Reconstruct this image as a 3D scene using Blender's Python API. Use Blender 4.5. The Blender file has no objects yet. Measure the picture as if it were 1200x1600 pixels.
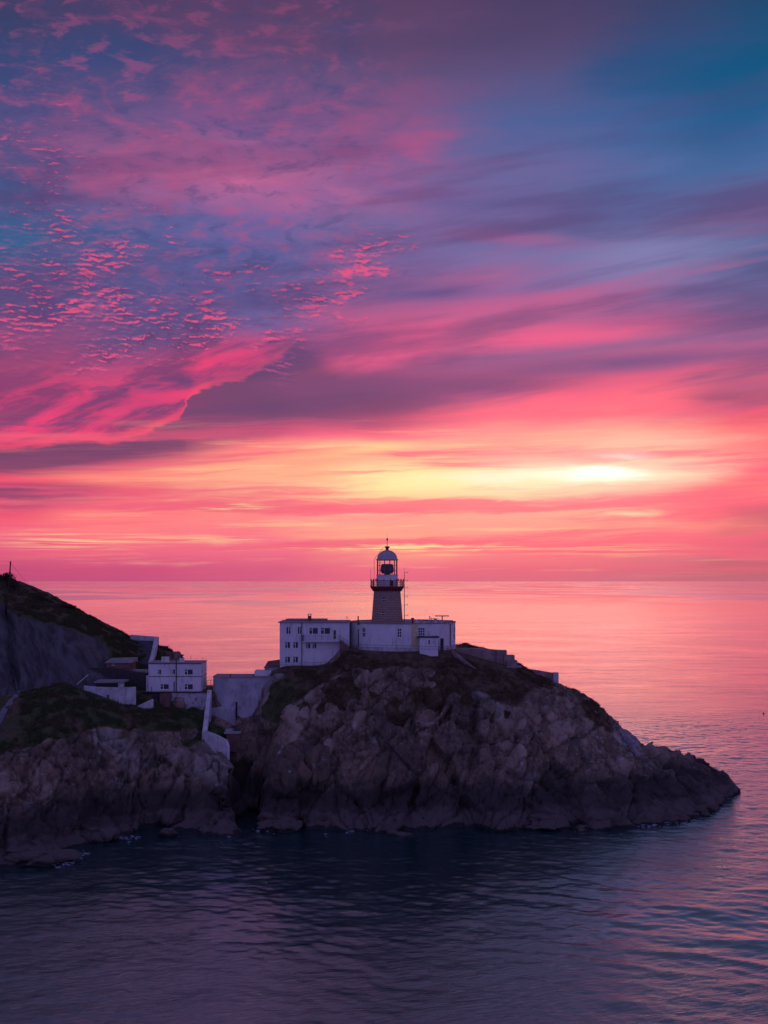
import bpy, bmesh, math, random
import numpy as np
from mathutils import Vector

R = math.radians
random.seed(7)
rng = np.random.default_rng(11)
scene = bpy.context.scene

# ------------------------------------------------------------------ camera
CAM_H = 38.0
cam_d = bpy.data.cameras.new("camera")
cam = bpy.data.objects.new("camera", cam_d)
scene.collection.objects.link(cam)
cam.location = (0, 0, CAM_H)
cam.rotation_euler = (R(90), 0, 0)
cam_d.sensor_fit = 'VERTICAL'
cam_d.sensor_height = 24.0
cam_d.lens = 24.0
cam_d.shift_y = 107 / 1600.0
cam_d.clip_start = 0.5
cam_d.clip_end = 90000
scene.camera = cam
scene.view_settings.view_transform = 'Standard'
scene.view_settings.look = 'None'
scene.view_settings.exposure = 0.0
scene.view_settings.gamma = 1.0

SUN_AZ, SUN_EL = R(12.3), R(6.0)

# ------------------------------------------------------------------ node expression helper
def srgb(c):
    out = []
    for v in c:
        v = v / 255.0
        out.append(v / 12.92 if v <= 0.04045 else ((v + 0.055) / 1.055) ** 2.4)
    return tuple(out) + (1.0,)

class G:
    """thin wrapper that writes shader math as python expressions"""
    def __init__(self, nt):
        self.nt = nt
    def node(self, t, **kw):
        n = self.nt.nodes.new(t)
        for k, v in kw.items():
            setattr(n, k, v)
        return n
    def put(self, sock, v):
        if isinstance(v, S):
            self.nt.links.new(v.s, sock)
        else:
            sock.default_value = v
    def math(self, op, *a, clamp=False):
        n = self.node('ShaderNodeMath', operation=op, use_clamp=clamp)
        for i, v in enumerate(a):
            self.put(n.inputs[i], v)
        return S(self, n.outputs[0])
    def xyz(self, x, y, z=0.0):
        n = self.node('ShaderNodeCombineXYZ')
        for i, v in enumerate((x, y, z)):
            self.put(n.inputs[i], v)
        return S(self, n.outputs[0])
    def sep(self, v):
        n = self.node('ShaderNodeSeparateXYZ')
        self.put(n.inputs[0], v)
        return [S(self, o) for o in n.outputs]
    def noise(self, vec, scale=1.0, detail=4.0, rough=0.5, dist=0.0, lac=2.0):
        n = self.node('ShaderNodeTexNoise')
        self.put(n.inputs['Vector'], vec)
        n.inputs['Scale'].default_value = scale
        n.inputs['Detail'].default_value = detail
        n.inputs['Roughness'].default_value = rough
        n.inputs['Lacunarity'].default_value = lac
        n.inputs['Distortion'].default_value = dist
        return S(self, n.outputs[0])
    def voro(self, vec, scale=1.0, feature='F1', out='Distance', rnd=1.0):
        n = self.node('ShaderNodeTexVoronoi', feature=feature)
        self.put(n.inputs['Vector'], vec)
        n.inputs['Scale'].default_value = scale
        n.inputs['Randomness'].default_value = rnd
        return S(self, n.outputs[out])
    def smooth(self, x, a, b, lo=0.0, hi=1.0, kind='SMOOTHSTEP'):
        n = self.node('ShaderNodeMapRange', interpolation_type=kind)
        n.clamp = kind == 'LINEAR'          # smoothstep keeps its own range
        for i, v in enumerate((x, a, b, lo, hi)):
            self.put(n.inputs[i], v)
        return S(self, n.outputs[0])
    def ramp(self, x, stops, interp='LINEAR'):
        n = self.node('ShaderNodeValToRGB')
        cr = n.color_ramp
        cr.interpolation = interp
        stops = sorted(stops, key=lambda q: q[0])
        while len(cr.elements) < len(stops):
            cr.elements.new(1.0)
        for e, (p, c) in zip(cr.elements, stops):
            e.position = p
            e.color = c if isinstance(c, tuple) else (c, c, c, 1)
        self.put(n.inputs[0], x)
        return S(self, n.outputs[0])
    def curve(self, x, pts):
        n = self.node('ShaderNodeFloatCurve')
        c = n.mapping.curves[0]
        pts = sorted(pts)
        while len(c.points) < len(pts):
            c.points.new(0.5, 0.5)
        for q, (a, b) in zip(c.points, pts):
            q.location = (a, b)
            q.handle_type = 'VECTOR'
        n.mapping.update()
        self.put(n.inputs['Value'], x)
        return S(self, n.outputs[0])
    def mix(self, f, a, b, blend='MIX'):
        n = self.node('ShaderNodeMix', data_type='RGBA', blend_type=blend)
        self.put(n.inputs[0], f)
        self.put(n.inputs[6], a)
        self.put(n.inputs[7], b)
        return S(self, n.outputs[2])

class S:
    def __init__(self, g, s):
        self.g, self.s = g, s
    def __add__(self, o): return self.g.math('ADD', self, o)
    __radd__ = __add__
    def __sub__(self, o): return self.g.math('SUBTRACT', self, o)
    def __rsub__(self, o): return self.g.math('SUBTRACT', o, self)
    def __mul__(self, o): return self.g.math('MULTIPLY', self, o)
    __rmul__ = __mul__
    def __truediv__(self, o): return self.g.math('DIVIDE', self, o)
    def max(self, o): return self.g.math('MAXIMUM', self, o)
    def min(self, o): return self.g.math('MINIMUM', self, o)
    def clamp(self): return self.g.math('ADD', self, 0.0, clamp=True)
    def pow(self, o): return self.g.math('POWER', self, o)

# ------------------------------------------------------------------ sky (world shader in directions of the world)
def st(px, py):
    """a direction seen at photo position -> stereographic sky coordinates about world +Y"""
    u, v = (px - 600) / 1600.0, (907 - py) / 1600.0
    k = 2.0 / (math.sqrt(1 + u * u + v * v) + 1)
    return u * k, v * k

world = bpy.data.worlds.new("World")
scene.world = world
world.use_nodes = True
wt = world.node_tree
wt.nodes.clear()
g = G(wt)
tc = g.node('ShaderNodeTexCoord')
X, Y, Z = g.sep(S(g, tc.outputs['Generated']))
den = (Y + 1.0).max(0.02)
s = X * 2.0 / den
t = Z.max(0.0) * 2.0 / den
vec = g.xyz(s, t)

# slow warps that make everything streaky
n1 = g.noise(g.xyz(s * 2.2 + 3.1, (t - s * 0.10) * 13.0), 1.0, 5.0, 0.55) - 0.5
n2 = g.noise(g.xyz(s * 4.5 + 9.7, (t - s * 0.05) * 26.0), 1.0, 5.0, 0.55) - 0.5
low = g.smooth(t, 0.03, 0.16, 0.35, 1.0)
tb = t + n1 * 0.034 * low + n2 * 0.018 * low
sb = s + n2 * 0.22

ROWS = [0, 100, 200, 280, 340, 400, 460, 510, 550, 590, 620, 650, 680, 700, 720, 745, 770, 800, 830, 860, 890, 905]
COLS = {
 0: [(66,62,100),(50,70,115),(80,78,130),(75,80,130),(70,90,140),(60,85,130),(95,78,128),(95,75,125),(150,72,122),(160,70,115),(180,72,118),(190,65,112),(200,62,108),(130,66,105),(160,66,108),(255,80,108),(150,68,112),(235,80,112),(248,105,128),(222,95,130),(196,76,120),(190,75,120)],
 200: [(80,65,105),(60,75,125),(110,84,135),(165,90,140),(85,95,150),(80,90,145),(85,85,140),(90,80,135),(105,78,128),(190,72,122),(205,70,118),(190,70,115),(170,68,112),(125,66,108),(200,78,115),(255,135,125),(235,95,120),(255,125,127),(255,125,130),(240,105,132),(205,80,124),(196,80,124)],
 400: [(98,68,110),(105,78,125),(125,85,140),(185,100,150),(110,95,155),(90,95,155),(95,95,155),(110,92,150),(185,80,130),(140,72,115),(115,68,108),(125,70,110),(200,82,122),(255,125,130),(255,160,135),(255,175,140),(255,175,145),(255,140,135),(250,120,135),(240,110,136),(215,90,128),(206,88,128)],
 600: [(100,70,108),(105,80,125),(130,85,135),(135,95,150),(120,100,155),(120,95,150),(120,90,145),(205,90,138),(215,88,135),(150,76,120),(138,72,118),(150,75,120),(240,105,132),(255,195,150),(255,180,145),(255,232,165),(255,218,155),(255,150,145),(255,160,140),(255,160,138),(235,105,132),(226,102,132)],
 800: [(80,65,105),(90,80,125),(80,95,150),(105,100,155),(110,95,150),(115,110,165),(150,95,150),(220,95,140),(145,90,140),(180,85,130),(245,95,130),(250,118,135),(255,155,145),(255,160,145),(255,200,155),(255,236,195),(255,212,165),(255,160,145),(255,150,140),(250,125,135),(225,96,126),(214,98,128)],
 1000: [(60,70,110),(50,80,130),(60,95,150),(80,105,160),(90,95,150),(125,120,170),(135,100,155),(190,90,140),(150,95,145),(228,92,130),(255,105,130),(255,130,135),(255,178,155),(255,185,160),(255,178,155),(255,200,170),(255,150,145),(255,165,145),(255,140,135),(225,110,130),(208,95,125),(200,98,128)],
 1200: [(35,70,110),(10,85,125),(50,95,150),(75,105,160),(110,90,140),(70,95,145),(110,105,155),(125,90,140),(150,95,145),(200,92,130),(180,84,120),(245,90,116),(255,110,120),(255,120,125),(240,118,128),(235,110,125),(250,115,120),(190,98,115),(215,100,116),(185,90,118),(190,90,115),(185,94,120)],
}
base = None
prev = None
for px, cl in COLS.items():
    stops = [(st(600, py)[1] / 0.56, srgb(c)) for py, c in zip(ROWS, cl)]
    r = g.ramp(tb / 0.56, stops)
    sx = st(px, 700)[0]
    base = r if base is None else g.mix(g.smooth(sb, prev, sx), base, r)
    prev = sx

def blob(px, py, rx, ry, rot=0.0, src=None, inner=0.0):
    """soft ellipse in the sky, radii in thousandths of 0.625 mrad photo units, 1 at its centre"""
    sx, tx = st(px, py)
    n = g.node('ShaderNodeMapping', vector_type='TEXTURE')
    g.put(n.inputs[0], src if src is not None else vec)
    n.inputs['Location'].default_value = (sx, tx, 0)
    n.inputs['Rotation'].default_value = (0, 0, R(rot))
    n.inputs['Scale'].default_value = (rx / 1600, ry / 1600, 1)
    l = g.node('ShaderNodeVectorMath', operation='LENGTH')
    g.put(l.inputs[0], S(g, n.outputs[0]))
    return g.smooth(S(g, l.outputs['Value']), 1.0, inner)

col = base
wv = g.xyz(sb, t + n1 * 0.012 + n2 * 0.008)          # warped coordinates for ragged shapes
wf = g.xyz(s + (g.noise(g.xyz(s * 30, t * 60), 1, 3) - 0.5) * 0.03, t + (g.noise(g.xyz(s * 24 + 5, t * 70), 1, 4) - 0.5) * 0.012)

def sync():
    """let what follows wait for the colour so far (keeps the compiled shader's stack small)"""
    global s, t, vec, wv, wf
    q = g.math('MULTIPLY', col, 1e-9)
    s, t = s + q, t + q
    qv = g.xyz(q, q, q)
    out_ = []
    for v in (vec, wv, wf):
        n = g.node('ShaderNodeVectorMath', operation='ADD')
        g.put(n.inputs[0], v); g.put(n.inputs[1], qv)
        out_.append(S(g, n.outputs[0]))
    vec, wv, wf = out_
sync()
# soft blotches, blue gaps and pink veils of the upper sky
bl = g.noise(g.xyz(s * 11 + n1 * 2, t * 17 + n2 * 2), 1.0, 7.0, 0.62, 0.15)
up = g.smooth(t, 0.25, 0.40)
left = g.smooth(s, 0.12, -0.1)
col = g.mix(g.smooth(bl, 0.47, 0.27) * up * left * 0.55, col, srgb((38, 74, 128)))
col = g.mix(g.smooth(bl, 0.50, 0.68) * up * left * 0.6, col, srgb((158, 78, 124)))
rip = g.noise(g.xyz(s * 34 + t * 12 + n2 * 4, t * 62 - s * 6), 1.0, 5.0, 0.62)
uml = g.smooth(t, 0.20, 0.30) * g.smooth(s, 0.06, -0.08)
col = g.mix(g.smooth(rip, 0.50, 0.66) * uml * 0.45, col, srgb((176, 84, 132)))
col = g.mix(g.smooth(rip, 0.48, 0.34) * uml * 0.45, col, srgb((62, 72, 122)))
col = g.mix(g.smooth(t, 0.42, 0.56) * 0.35, col, srgb((52, 48, 84)))
col = g.mix(blob(380, 285, 330, 60, -3, wv) * 0.55 * g.smooth(g.noise(g.xyz(s * 7, t * 22 + s * 4), 1, 7, 0.62), 0.38, 0.62), col, srgb((215, 105, 150)))
col = g.mix(blob(640, 235, 130, 60, 12, wv) * 0.6 * g.smooth(g.noise(g.xyz(s * 14, t * 34), 1, 5, .6), 0.4, 0.65), col, srgb((190, 80, 130)))
col = g.mix(blob(1160, 130, 220, 170, 35, wv) * 0.55, col, srgb((0, 84, 130)))
col = g.mix(blob(0, 380, 90, 70, 0, wv) * 0.4, col, srgb((40, 110, 160)))
col = g.mix(blob(1020, 400, 260, 50, 12, wv) * 0.45, col, srgb((130, 128, 180)))

# broad soft bars on the right, fanning out
bars = g.noise(g.xyz(s * 2.6, (t - s * 0.16) * 34), 1.0, 5.0, 0.5)
rm = g.smooth(s, -0.02, 0.12) * g.smooth(t, 0.13, 0.19) * g.smooth(t, 0.36, 0.28)
col = g.mix(g.smooth(bars, 0.5, 0.66) * rm * 0.5, col, srgb((190, 92, 140)))
col = g.mix(g.smooth(bars, 0.48, 0.36) * rm * 0.5, col, srgb((88, 80, 135)))

sync()
for kx, (px, py, rx, ry, rot, w, c_) in enumerate([
        (850, 530, 260, 24, 4, .85, (244, 94, 140)), (770, 480, 190, 20, 9, .6, (205, 92, 142)), (1130, 500, 200, 30, 2, .7, (126, 78, 130)),
        (970, 568, 330, 22, 2, .85, (112, 78, 132)), (740, 602, 260, 24, 3, .8, (126, 72, 122)), (930, 640, 400, 26, 1, .75, (255, 94, 128)),
        (1140, 622, 130, 18, 0, .8, (158, 76, 116)), (980, 360, 230, 22, -4, .55, (88, 78, 128)), (810, 368, 150, 20, -5, .6, (168, 88, 138)),
        (1150, 352, 120, 24, 0, .5, (138, 78, 122)), (720, 310, 250, 24, -2, .5, (90, 84, 142)), (700, 455, 120, 18, 6, .7, (86, 78, 136)),
        (1100, 450, 160, 16, 0, .5, (96, 88, 140)), (880, 462, 160, 18, 6, .55, (190, 96, 146)), (560, 60, 500, 70, 0, .3, (88, 60, 96))]):
    if kx % 5 == 4: sync()
    q = blob(px, py, rx, ry, rot, wv)
    col = g.mix(q * g.smooth(g.noise(g.xyz(s * 6 + py, (t - s * .06) * 60), 1, 5, .55), 0.28, 0.55) * w, col, srgb(c_))
sync()
# dark wedge with its sharp ragged upper edge, lit pink sheet above
EDGE = [(-60, 706), (0, 703), (60, 698), (95, 690), (150, 689), (170, 694), (190, 690), (215, 684), (240, 672), (283, 655), (290, 632), (303, 618), (320, 608), (345, 600), (362, 594), (385, 592), (400, 580), (430, 566), (450, 548), (462, 535)]
EDGE2 = EDGE + [(485, 540), (520, 556), (570, 578), (650, 596), (760, 612)]
def sn(px): return (st(px, 640)[0] + 0.45) / 0.6
eramp = g.curve((s + (g.noise(g.xyz(s * 60, t * 120), 1, 4, .6) - .5) * .014 + 0.45) / 0.6,
               [(sn(px), st(px, py)[1]) for px, py in EDGE2])
e_h = t - eramp + (g.noise(g.xyz(s * 45, t * 230), 1, 4, .6) - .5) * 0.012 + (g.noise(g.xyz(s * 18 + 3, t * 50), 1, 5, .65) - .5) * 0.010
side = g.smooth(s + n2 * 0.03, st(478, 0)[0], st(425, 0)[0])
above = g.smooth(e_h, -0.0022, 0.0035) * side
soft = g.smooth(s, st(425, 0)[0], st(560, 0)[0]) * 0.035
below = g.smooth(e_h, soft * 0.3 + 0.0035, soft * -1.0 - 0.0022) * g.smooth(s, st(760, 0)[0], st(560, 0)[0]) * g.smooth(t - (s + 0.36) * 0.115 + n2 * 0.014, st(0, 752)[1], st(0, 722)[1]) * g.smooth(e_h, -0.085, -0.02)
sheetn = g.noise(g.xyz(s * 13 + n2 * 1.5, (t - s * 0.35) * 46), 1.0, 7.0, 0.6, 0.4)
sheet_c = g.mix(g.smooth(e_h, 0.012, 0.0), g.mix(g.smooth(sheetn, 0.40, 0.60), srgb((134, 62, 112)), srgb((242, 66, 120))), srgb((255, 78, 112)))
hi = g.smooth(e_h + (sheetn - 0.5) * 0.12, 0.085, 0.035) * g.smooth(t + n2 * 0.03 - g.smooth(s, -0.2, -0.36) * .012, st(0, 500)[1], st(0, 548)[1])
col = g.mix(below * 0.85, col, srgb((118, 68, 108)))
col = g.mix(above * hi * 0.92, col, sheet_c)
col = g.mix(above * g.smooth(g.noise(g.xyz(s * 16 + 4, (t - s * .1) * 75), 1, 6, .6), 0.57, 0.66) * g.smooth(e_h, .005, .02) * g.smooth(e_h, .1, .06) * 0.6, col, srgb((112, 68, 118)))
sync()
# second pink fan to the right of the wedge
fan = blob(610, 545, 150, 42, 14, wf) * g.smooth(g.noise(g.xyz(s * 14, (t - s * 0.3) * 60), 1, 6, .6), 0.36, 0.56)
col = g.mix(fan * 0.8, col, srgb((242, 92, 140)))
col = g.mix(blob(600, 600, 330, 36, 3, wv) * 0.55, col, srgb((128, 74, 122)))
dk = (blob(110, 716, 300, 30, 3, wv) * 1.5).min(1.0)
col = g.mix(dk * 0.9, col, srgb((116, 67, 106)))
col = g.mix(blob(20, 775, 210, 30, 2, wv) * 0.85, col, srgb((140, 66, 110)))

sync()
# mackerel puffs: lit cheeks and shaded bellies
pw = g.xyz(s * 1.0 + n1 * 0.02, (t - s * 0.04) + n2 * 0.004)
psn = g.sep(pw)
puff_a = g.noise(g.xyz(psn[0] * 84 + psn[1] * 44, psn[1] * 240), 1.0, 5.0, 0.62, 0.25)
puff_b = g.noise(g.xyz(psn[0] * 84 + psn[1] * 44, (psn[1] + 0.0021) * 240), 1.0, 5.0, 0.62, 0.25)
puff_c = (g.noise(g.xyz(psn[0] * 40 + psn[1] * 16, psn[1] * 88), 1.0, 2.0, 0.5) - 0.5) * 0.45
puff_a = puff_a + puff_c
puff_b = puff_b + puff_c
chain = g.noise(g.xyz(s * 15 + t * 9, t * 24 - s * 9), 1.0, 3.0, 0.55)
dens = None
for px, py, rx, ry, rot, w in [(150, 450, 75, 120, -28, .95), (80, 470, 60, 100, -10, .75), (20, 480, 70, 110, 0, .85), (350, 440, 95, 32, 22, .75), (265, 515, 120, 75, 20, 1.0),
                               (545, 455, 65, 120, -35, .95), (480, 470, 70, 60, -50, .65), (610, 385, 60, 25, 20, .8), (75, 290, 75, 180, -8, .75), (280, 385, 30, 40, 0, .45), (430, 530, 110, 22, 6, .8),
                               (150, 560, 100, 40, 0, .8), (480, 570, 32, 40, -20, .85), (190, 340, 60, 60, 0, .35), (560, 250, 60, 40, 0, .25), (240, 215, 40, 14, 0, .35), (240, 325, 60, 14, 0, .4)]:
    b = blob(px, py, rx * 1.25, ry * 1.25, rot, wv) * w
    dens = b if dens is None else dens.max(b)
dens = (dens * g.smooth(chain, 0.30, 0.56, 0.6, 1.2)).min(1.0)
th = 0.71 - dens * 0.31
pm = g.smooth(puff_a - th, -0.05, 0.15) * g.smooth(dens, 0.02, 0.12)
litn = g.smooth((puff_a - puff_b) * 0.7 + (g.noise(g.xyz(s * 11, t * 16), 1, 3) - .5) * 0.40 - g.smooth(t, .30, .42) * .05 - blob(290, 530, 130, 60, 0) * 0.09 - blob(75, 290, 110, 230, 0) * .06 + blob(545, 450, 120, 120, 0) * .08 + blob(140, 470, 70, 110, -20) * .05, -0.04, 0.05)
pc = g.mix(litn, srgb((92, 62, 112)), g.mix(g.smooth(puff_a - th, 0.0, 0.13), srgb((186, 84, 136)), srgb((246, 84, 130))))
col = g.mix(dens * 0.42, col, g.mix(litn, srgb((88, 70, 122)), srgb((168, 84, 138))))
col = g.mix(pm * g.smooth(t, 0.42, 0.26, 0.34, 0.76), col, pc)

sync()
mid = g.smooth(t, 0.125, 0.20) * g.smooth(t, 0.50, 0.34)
dn = g.noise(g.xyz(s * 3.2 + 11, (t - s * 0.12) * 24), 1.0, 5.0, 0.55)
col = g.mix(g.smooth(dn, 0.54, 0.36) * mid * 0.55, col, srgb((84, 66, 118)))
sync()
# thin bright and dark streaks low over the sea
lowm = g.smooth(t, 0.0, 0.02) * g.smooth(t, 0.17, 0.12) * (1.0 - dk * 0.9)
sk = g.noise(g.xyz(s * 5.5 + n1 * 0.6, (t - s * 0.02) * 120), 1.0, 8.0, 0.62)
sk2 = g.noise(g.xyz(s * 2.2 + 7, (t - s * 0.03) * 46 + n2 * 1.2), 1.0, 6.0, 0.58)
cen = g.smooth(s, -0.34, -0.05) * g.smooth(s, 0.36, 0.2)
col = g.mix(g.smooth(sk, 0.52, 0.68) * lowm * (0.18 + cen * 0.32), col, srgb((255, 205, 150)))
col = g.mix(g.smooth(sk2, 0.52, 0.38) * lowm * 0.8, col, srgb((238, 92, 124)))
col = g.mix(g.smooth(sk, 0.45, 0.30) * lowm * 0.32, col, srgb((235, 92, 122)))
sync()
fine = g.noise(g.xyz(s * 9 + 2, t * 420), 1.0, 4.0, 0.6)
for px, py, rx, ry, rot, w in [(640, 855, 260, 8, 0, 1.0), (360, 793, 90, 7, 3, .8), (120, 845, 190, 22, 0, .5), (330, 842, 120, 12, 0, .4), (960, 860, 200, 12, 0, .25)]:
    col = g.mix(blob(px, py, rx, ry, rot, wf) * g.smooth(fine, 0.42, 0.58) * w, col, srgb((255, 232, 160)))
sync()
# the glow where the sun stands behind the veil
col = g.mix(blob(640, 752, 270, 22, 1, wv) * 0.72, col, srgb((255, 238, 172)))
col = g.mix(blob(560, 703, 210, 12, 5, wv) * 0.75, col, srgb((255, 206, 146)))
col = g.mix(blob(800, 745, 190, 14, 0, wf) * 0.85, col, srgb((255, 242, 214)))
col = g.mix(blob(900, 738, 260, 50, -2, wv) * 0.6, col, (1.25, 0.88, 0.60, 1))
sunn = g.smooth(g.noise(g.xyz(s * 8 + 1, t * 190), 1, 5, .6), 0.30, 0.60)
col = g.mix(blob(915, 739, 140, 21, -1, wf) * (0.10 + sunn * 0.65), col, (1.3, 1.08, 0.82, 1))
col = g.mix(blob(950, 740, 95, 16, -3, wf) * (0.40 + sunn * 0.50), col, (1.35, 1.27, 1.12, 1))
col = g.mix(blob(975, 712, 70, 9, -2, wf) * 0.6, col, srgb((255, 232, 222)))
col = g.mix(blob(985, 803, 75, 8, 3, wf) * 0.8, col, srgb((255, 214, 168)))
col = g.mix(blob(1040, 690, 150, 22, 0, wv) * 0.4, col, srgb((255, 200, 175)))
col = g.mix(blob(1180, 800, 90, 16, 4, wv) * 0.6, col, srgb((168, 88, 108)))

col = g.mix(blob(840, 742, 520, 135, -2, wv) * g.smooth(t, 0.0, 0.04), col, (0.60, 0.035, 0.03, 1), 'ADD')
# overhead and behind: deep violet-blue dusk
far = g.smooth(t, 0.52, 1.1)
col = g.mix(far, col, (0.10, 0.095, 0.30, 1))
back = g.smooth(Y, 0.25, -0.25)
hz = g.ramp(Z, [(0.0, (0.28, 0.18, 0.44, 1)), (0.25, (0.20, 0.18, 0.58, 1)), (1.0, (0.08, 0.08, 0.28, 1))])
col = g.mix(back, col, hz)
# below the horizon line (never seen, sea covers it)
sky = g.node('ShaderNodeTexSky', sky_type='NISHITA')
sky.sun_disc = False
sky.sun_elevation = SUN_EL
sky.sun_rotation = SUN_AZ
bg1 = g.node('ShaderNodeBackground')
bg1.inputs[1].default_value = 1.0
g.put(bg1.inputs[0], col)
bg2 = g.node('ShaderNodeBackground')
wt.links.new(sky.outputs[0], bg2.inputs[0])
bg2.inputs[1].default_value = 0.001
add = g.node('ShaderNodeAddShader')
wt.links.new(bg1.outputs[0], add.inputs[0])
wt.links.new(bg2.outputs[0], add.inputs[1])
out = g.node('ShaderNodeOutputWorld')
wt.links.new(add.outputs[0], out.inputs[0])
world.cycles.sampling_method = 'MANUAL'
world.cycles.sample_map_resolution = 512

# ------------------------------------------------------------------ sun, low behind the veil of cloud
sd = bpy.data.lights.new("sun", 'SUN')
sd.energy = 0.12
sd.angle = R(90)
sd.color = (1.0, 0.50, 0.42)
so = bpy.data.objects.new("sun", sd)
scene.collection.objects.link(so)
sdir = Vector((math.sin(SUN_AZ) * math.cos(SUN_EL), math.cos(SUN_AZ) * math.cos(SUN_EL), math.sin(SUN_EL)))
so.rotation_euler = sdir.to_track_quat('Z', 'Y').to_euler()

# ------------------------------------------------------------------ numpy noise
def _hash(ix, iy, iz, seed):
    h = (ix.astype(np.int64) * 374761393 + iy.astype(np.int64) * 668265263 + iz.astype(np.int64) * 2147483647 + seed * 974711) & 0xFFFFFFFF
    h = ((h ^ (h >> 13)) * 1274126177) & 0xFFFFFFFF
    h = ((h ^ (h >> 16)) * 2246822519) & 0xFFFFFFFF
    return ((h ^ (h >> 15)) & 0xFFFFFF) / float(0xFFFFFF)

def vnoise(p, seed=0):
    i = np.floor(p).astype(np.int64)
    f = p - i
    f = f * f * f * (f * (f * 6 - 15) + 10)
    r = 0
    for dx in (0, 1):
        wx = f[:, 0] if dx else 1 - f[:, 0]
        for dy in (0, 1):
            wy = f[:, 1] if dy else 1 - f[:, 1]
            for dz in (0, 1):
                wz = f[:, 2] if dz else 1 - f[:, 2]
                r = r + wx * wy * wz * _hash(i[:, 0] + dx, i[:, 1] + dy, i[:, 2] + dz, seed)
    return r

def fbm(p, octv=5, gain=0.5, seed=0, ridged=False):
    a, tot, r = 1.0, 0.0, 0
    for k in range(octv):
        n = vnoise(p, seed + k * 17)
        if ridged:
            n = 1 - np.abs(2 * n - 1)
        r = r + a * n
        tot += a
        a *= gain
        p = p * 2.03 + 11.7
    return r / tot

def voronoi(p, seed=0):
    """returns F1, F2, the vector to the nearest point and its three random numbers"""
    i = np.floor(p).astype(np.int64)
    n = len(p)
    f1 = np.full(n, 9.0); f2 = np.full(n, 9.0)
    d1 = np.zeros((n, 3)); idn = np.zeros((n, 3))
    for dx in (-1, 0, 1):
        for dy in (-1, 0, 1):
            for dz in (-1, 0, 1):
                cx, cy, cz = i[:, 0] + dx, i[:, 1] + dy, i[:, 2] + dz
                q = np.stack([cx + _hash(cx, cy, cz, seed + 1), cy + _hash(cx, cy, cz, seed + 2), cz + _hash(cx, cy, cz, seed + 3)], 1)
                v = p - q
                d = np.sqrt((v * v).sum(1))
                m = d < f1
                f2 = np.where(m, f1, np.minimum(f2, d))
                f1 = np.where(m, d, f1)
                d1[m] = v[m]
                idn[m] = np.stack([_hash(cx, cy, cz, seed + k) for k in (5, 6, 7)], 1)[m]
    return f1, f2, d1, idn

# ------------------------------------------------------------------ object helpers
COL = scene.collection
def tag(o, label=None, cat=None, group=None, kind=None):
    if label: o['label'] = label
    if cat: o['category'] = cat
    if group: o['group'] = group
    if kind or cat: o['kind'] = kind or 'thing'
    return o

def empty(name, loc, label, cat, group=None):
    o = bpy.data.objects.new(name, None)
    o.empty_display_size = 0.5
    COL.objects.link(o)
    o.location = loc
    return tag(o, label, cat, group)

def origin(parent):
    v = Vector((0, 0, 0))
    while parent is not None:
        v += parent.location
        parent = parent.parent
    return v

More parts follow.
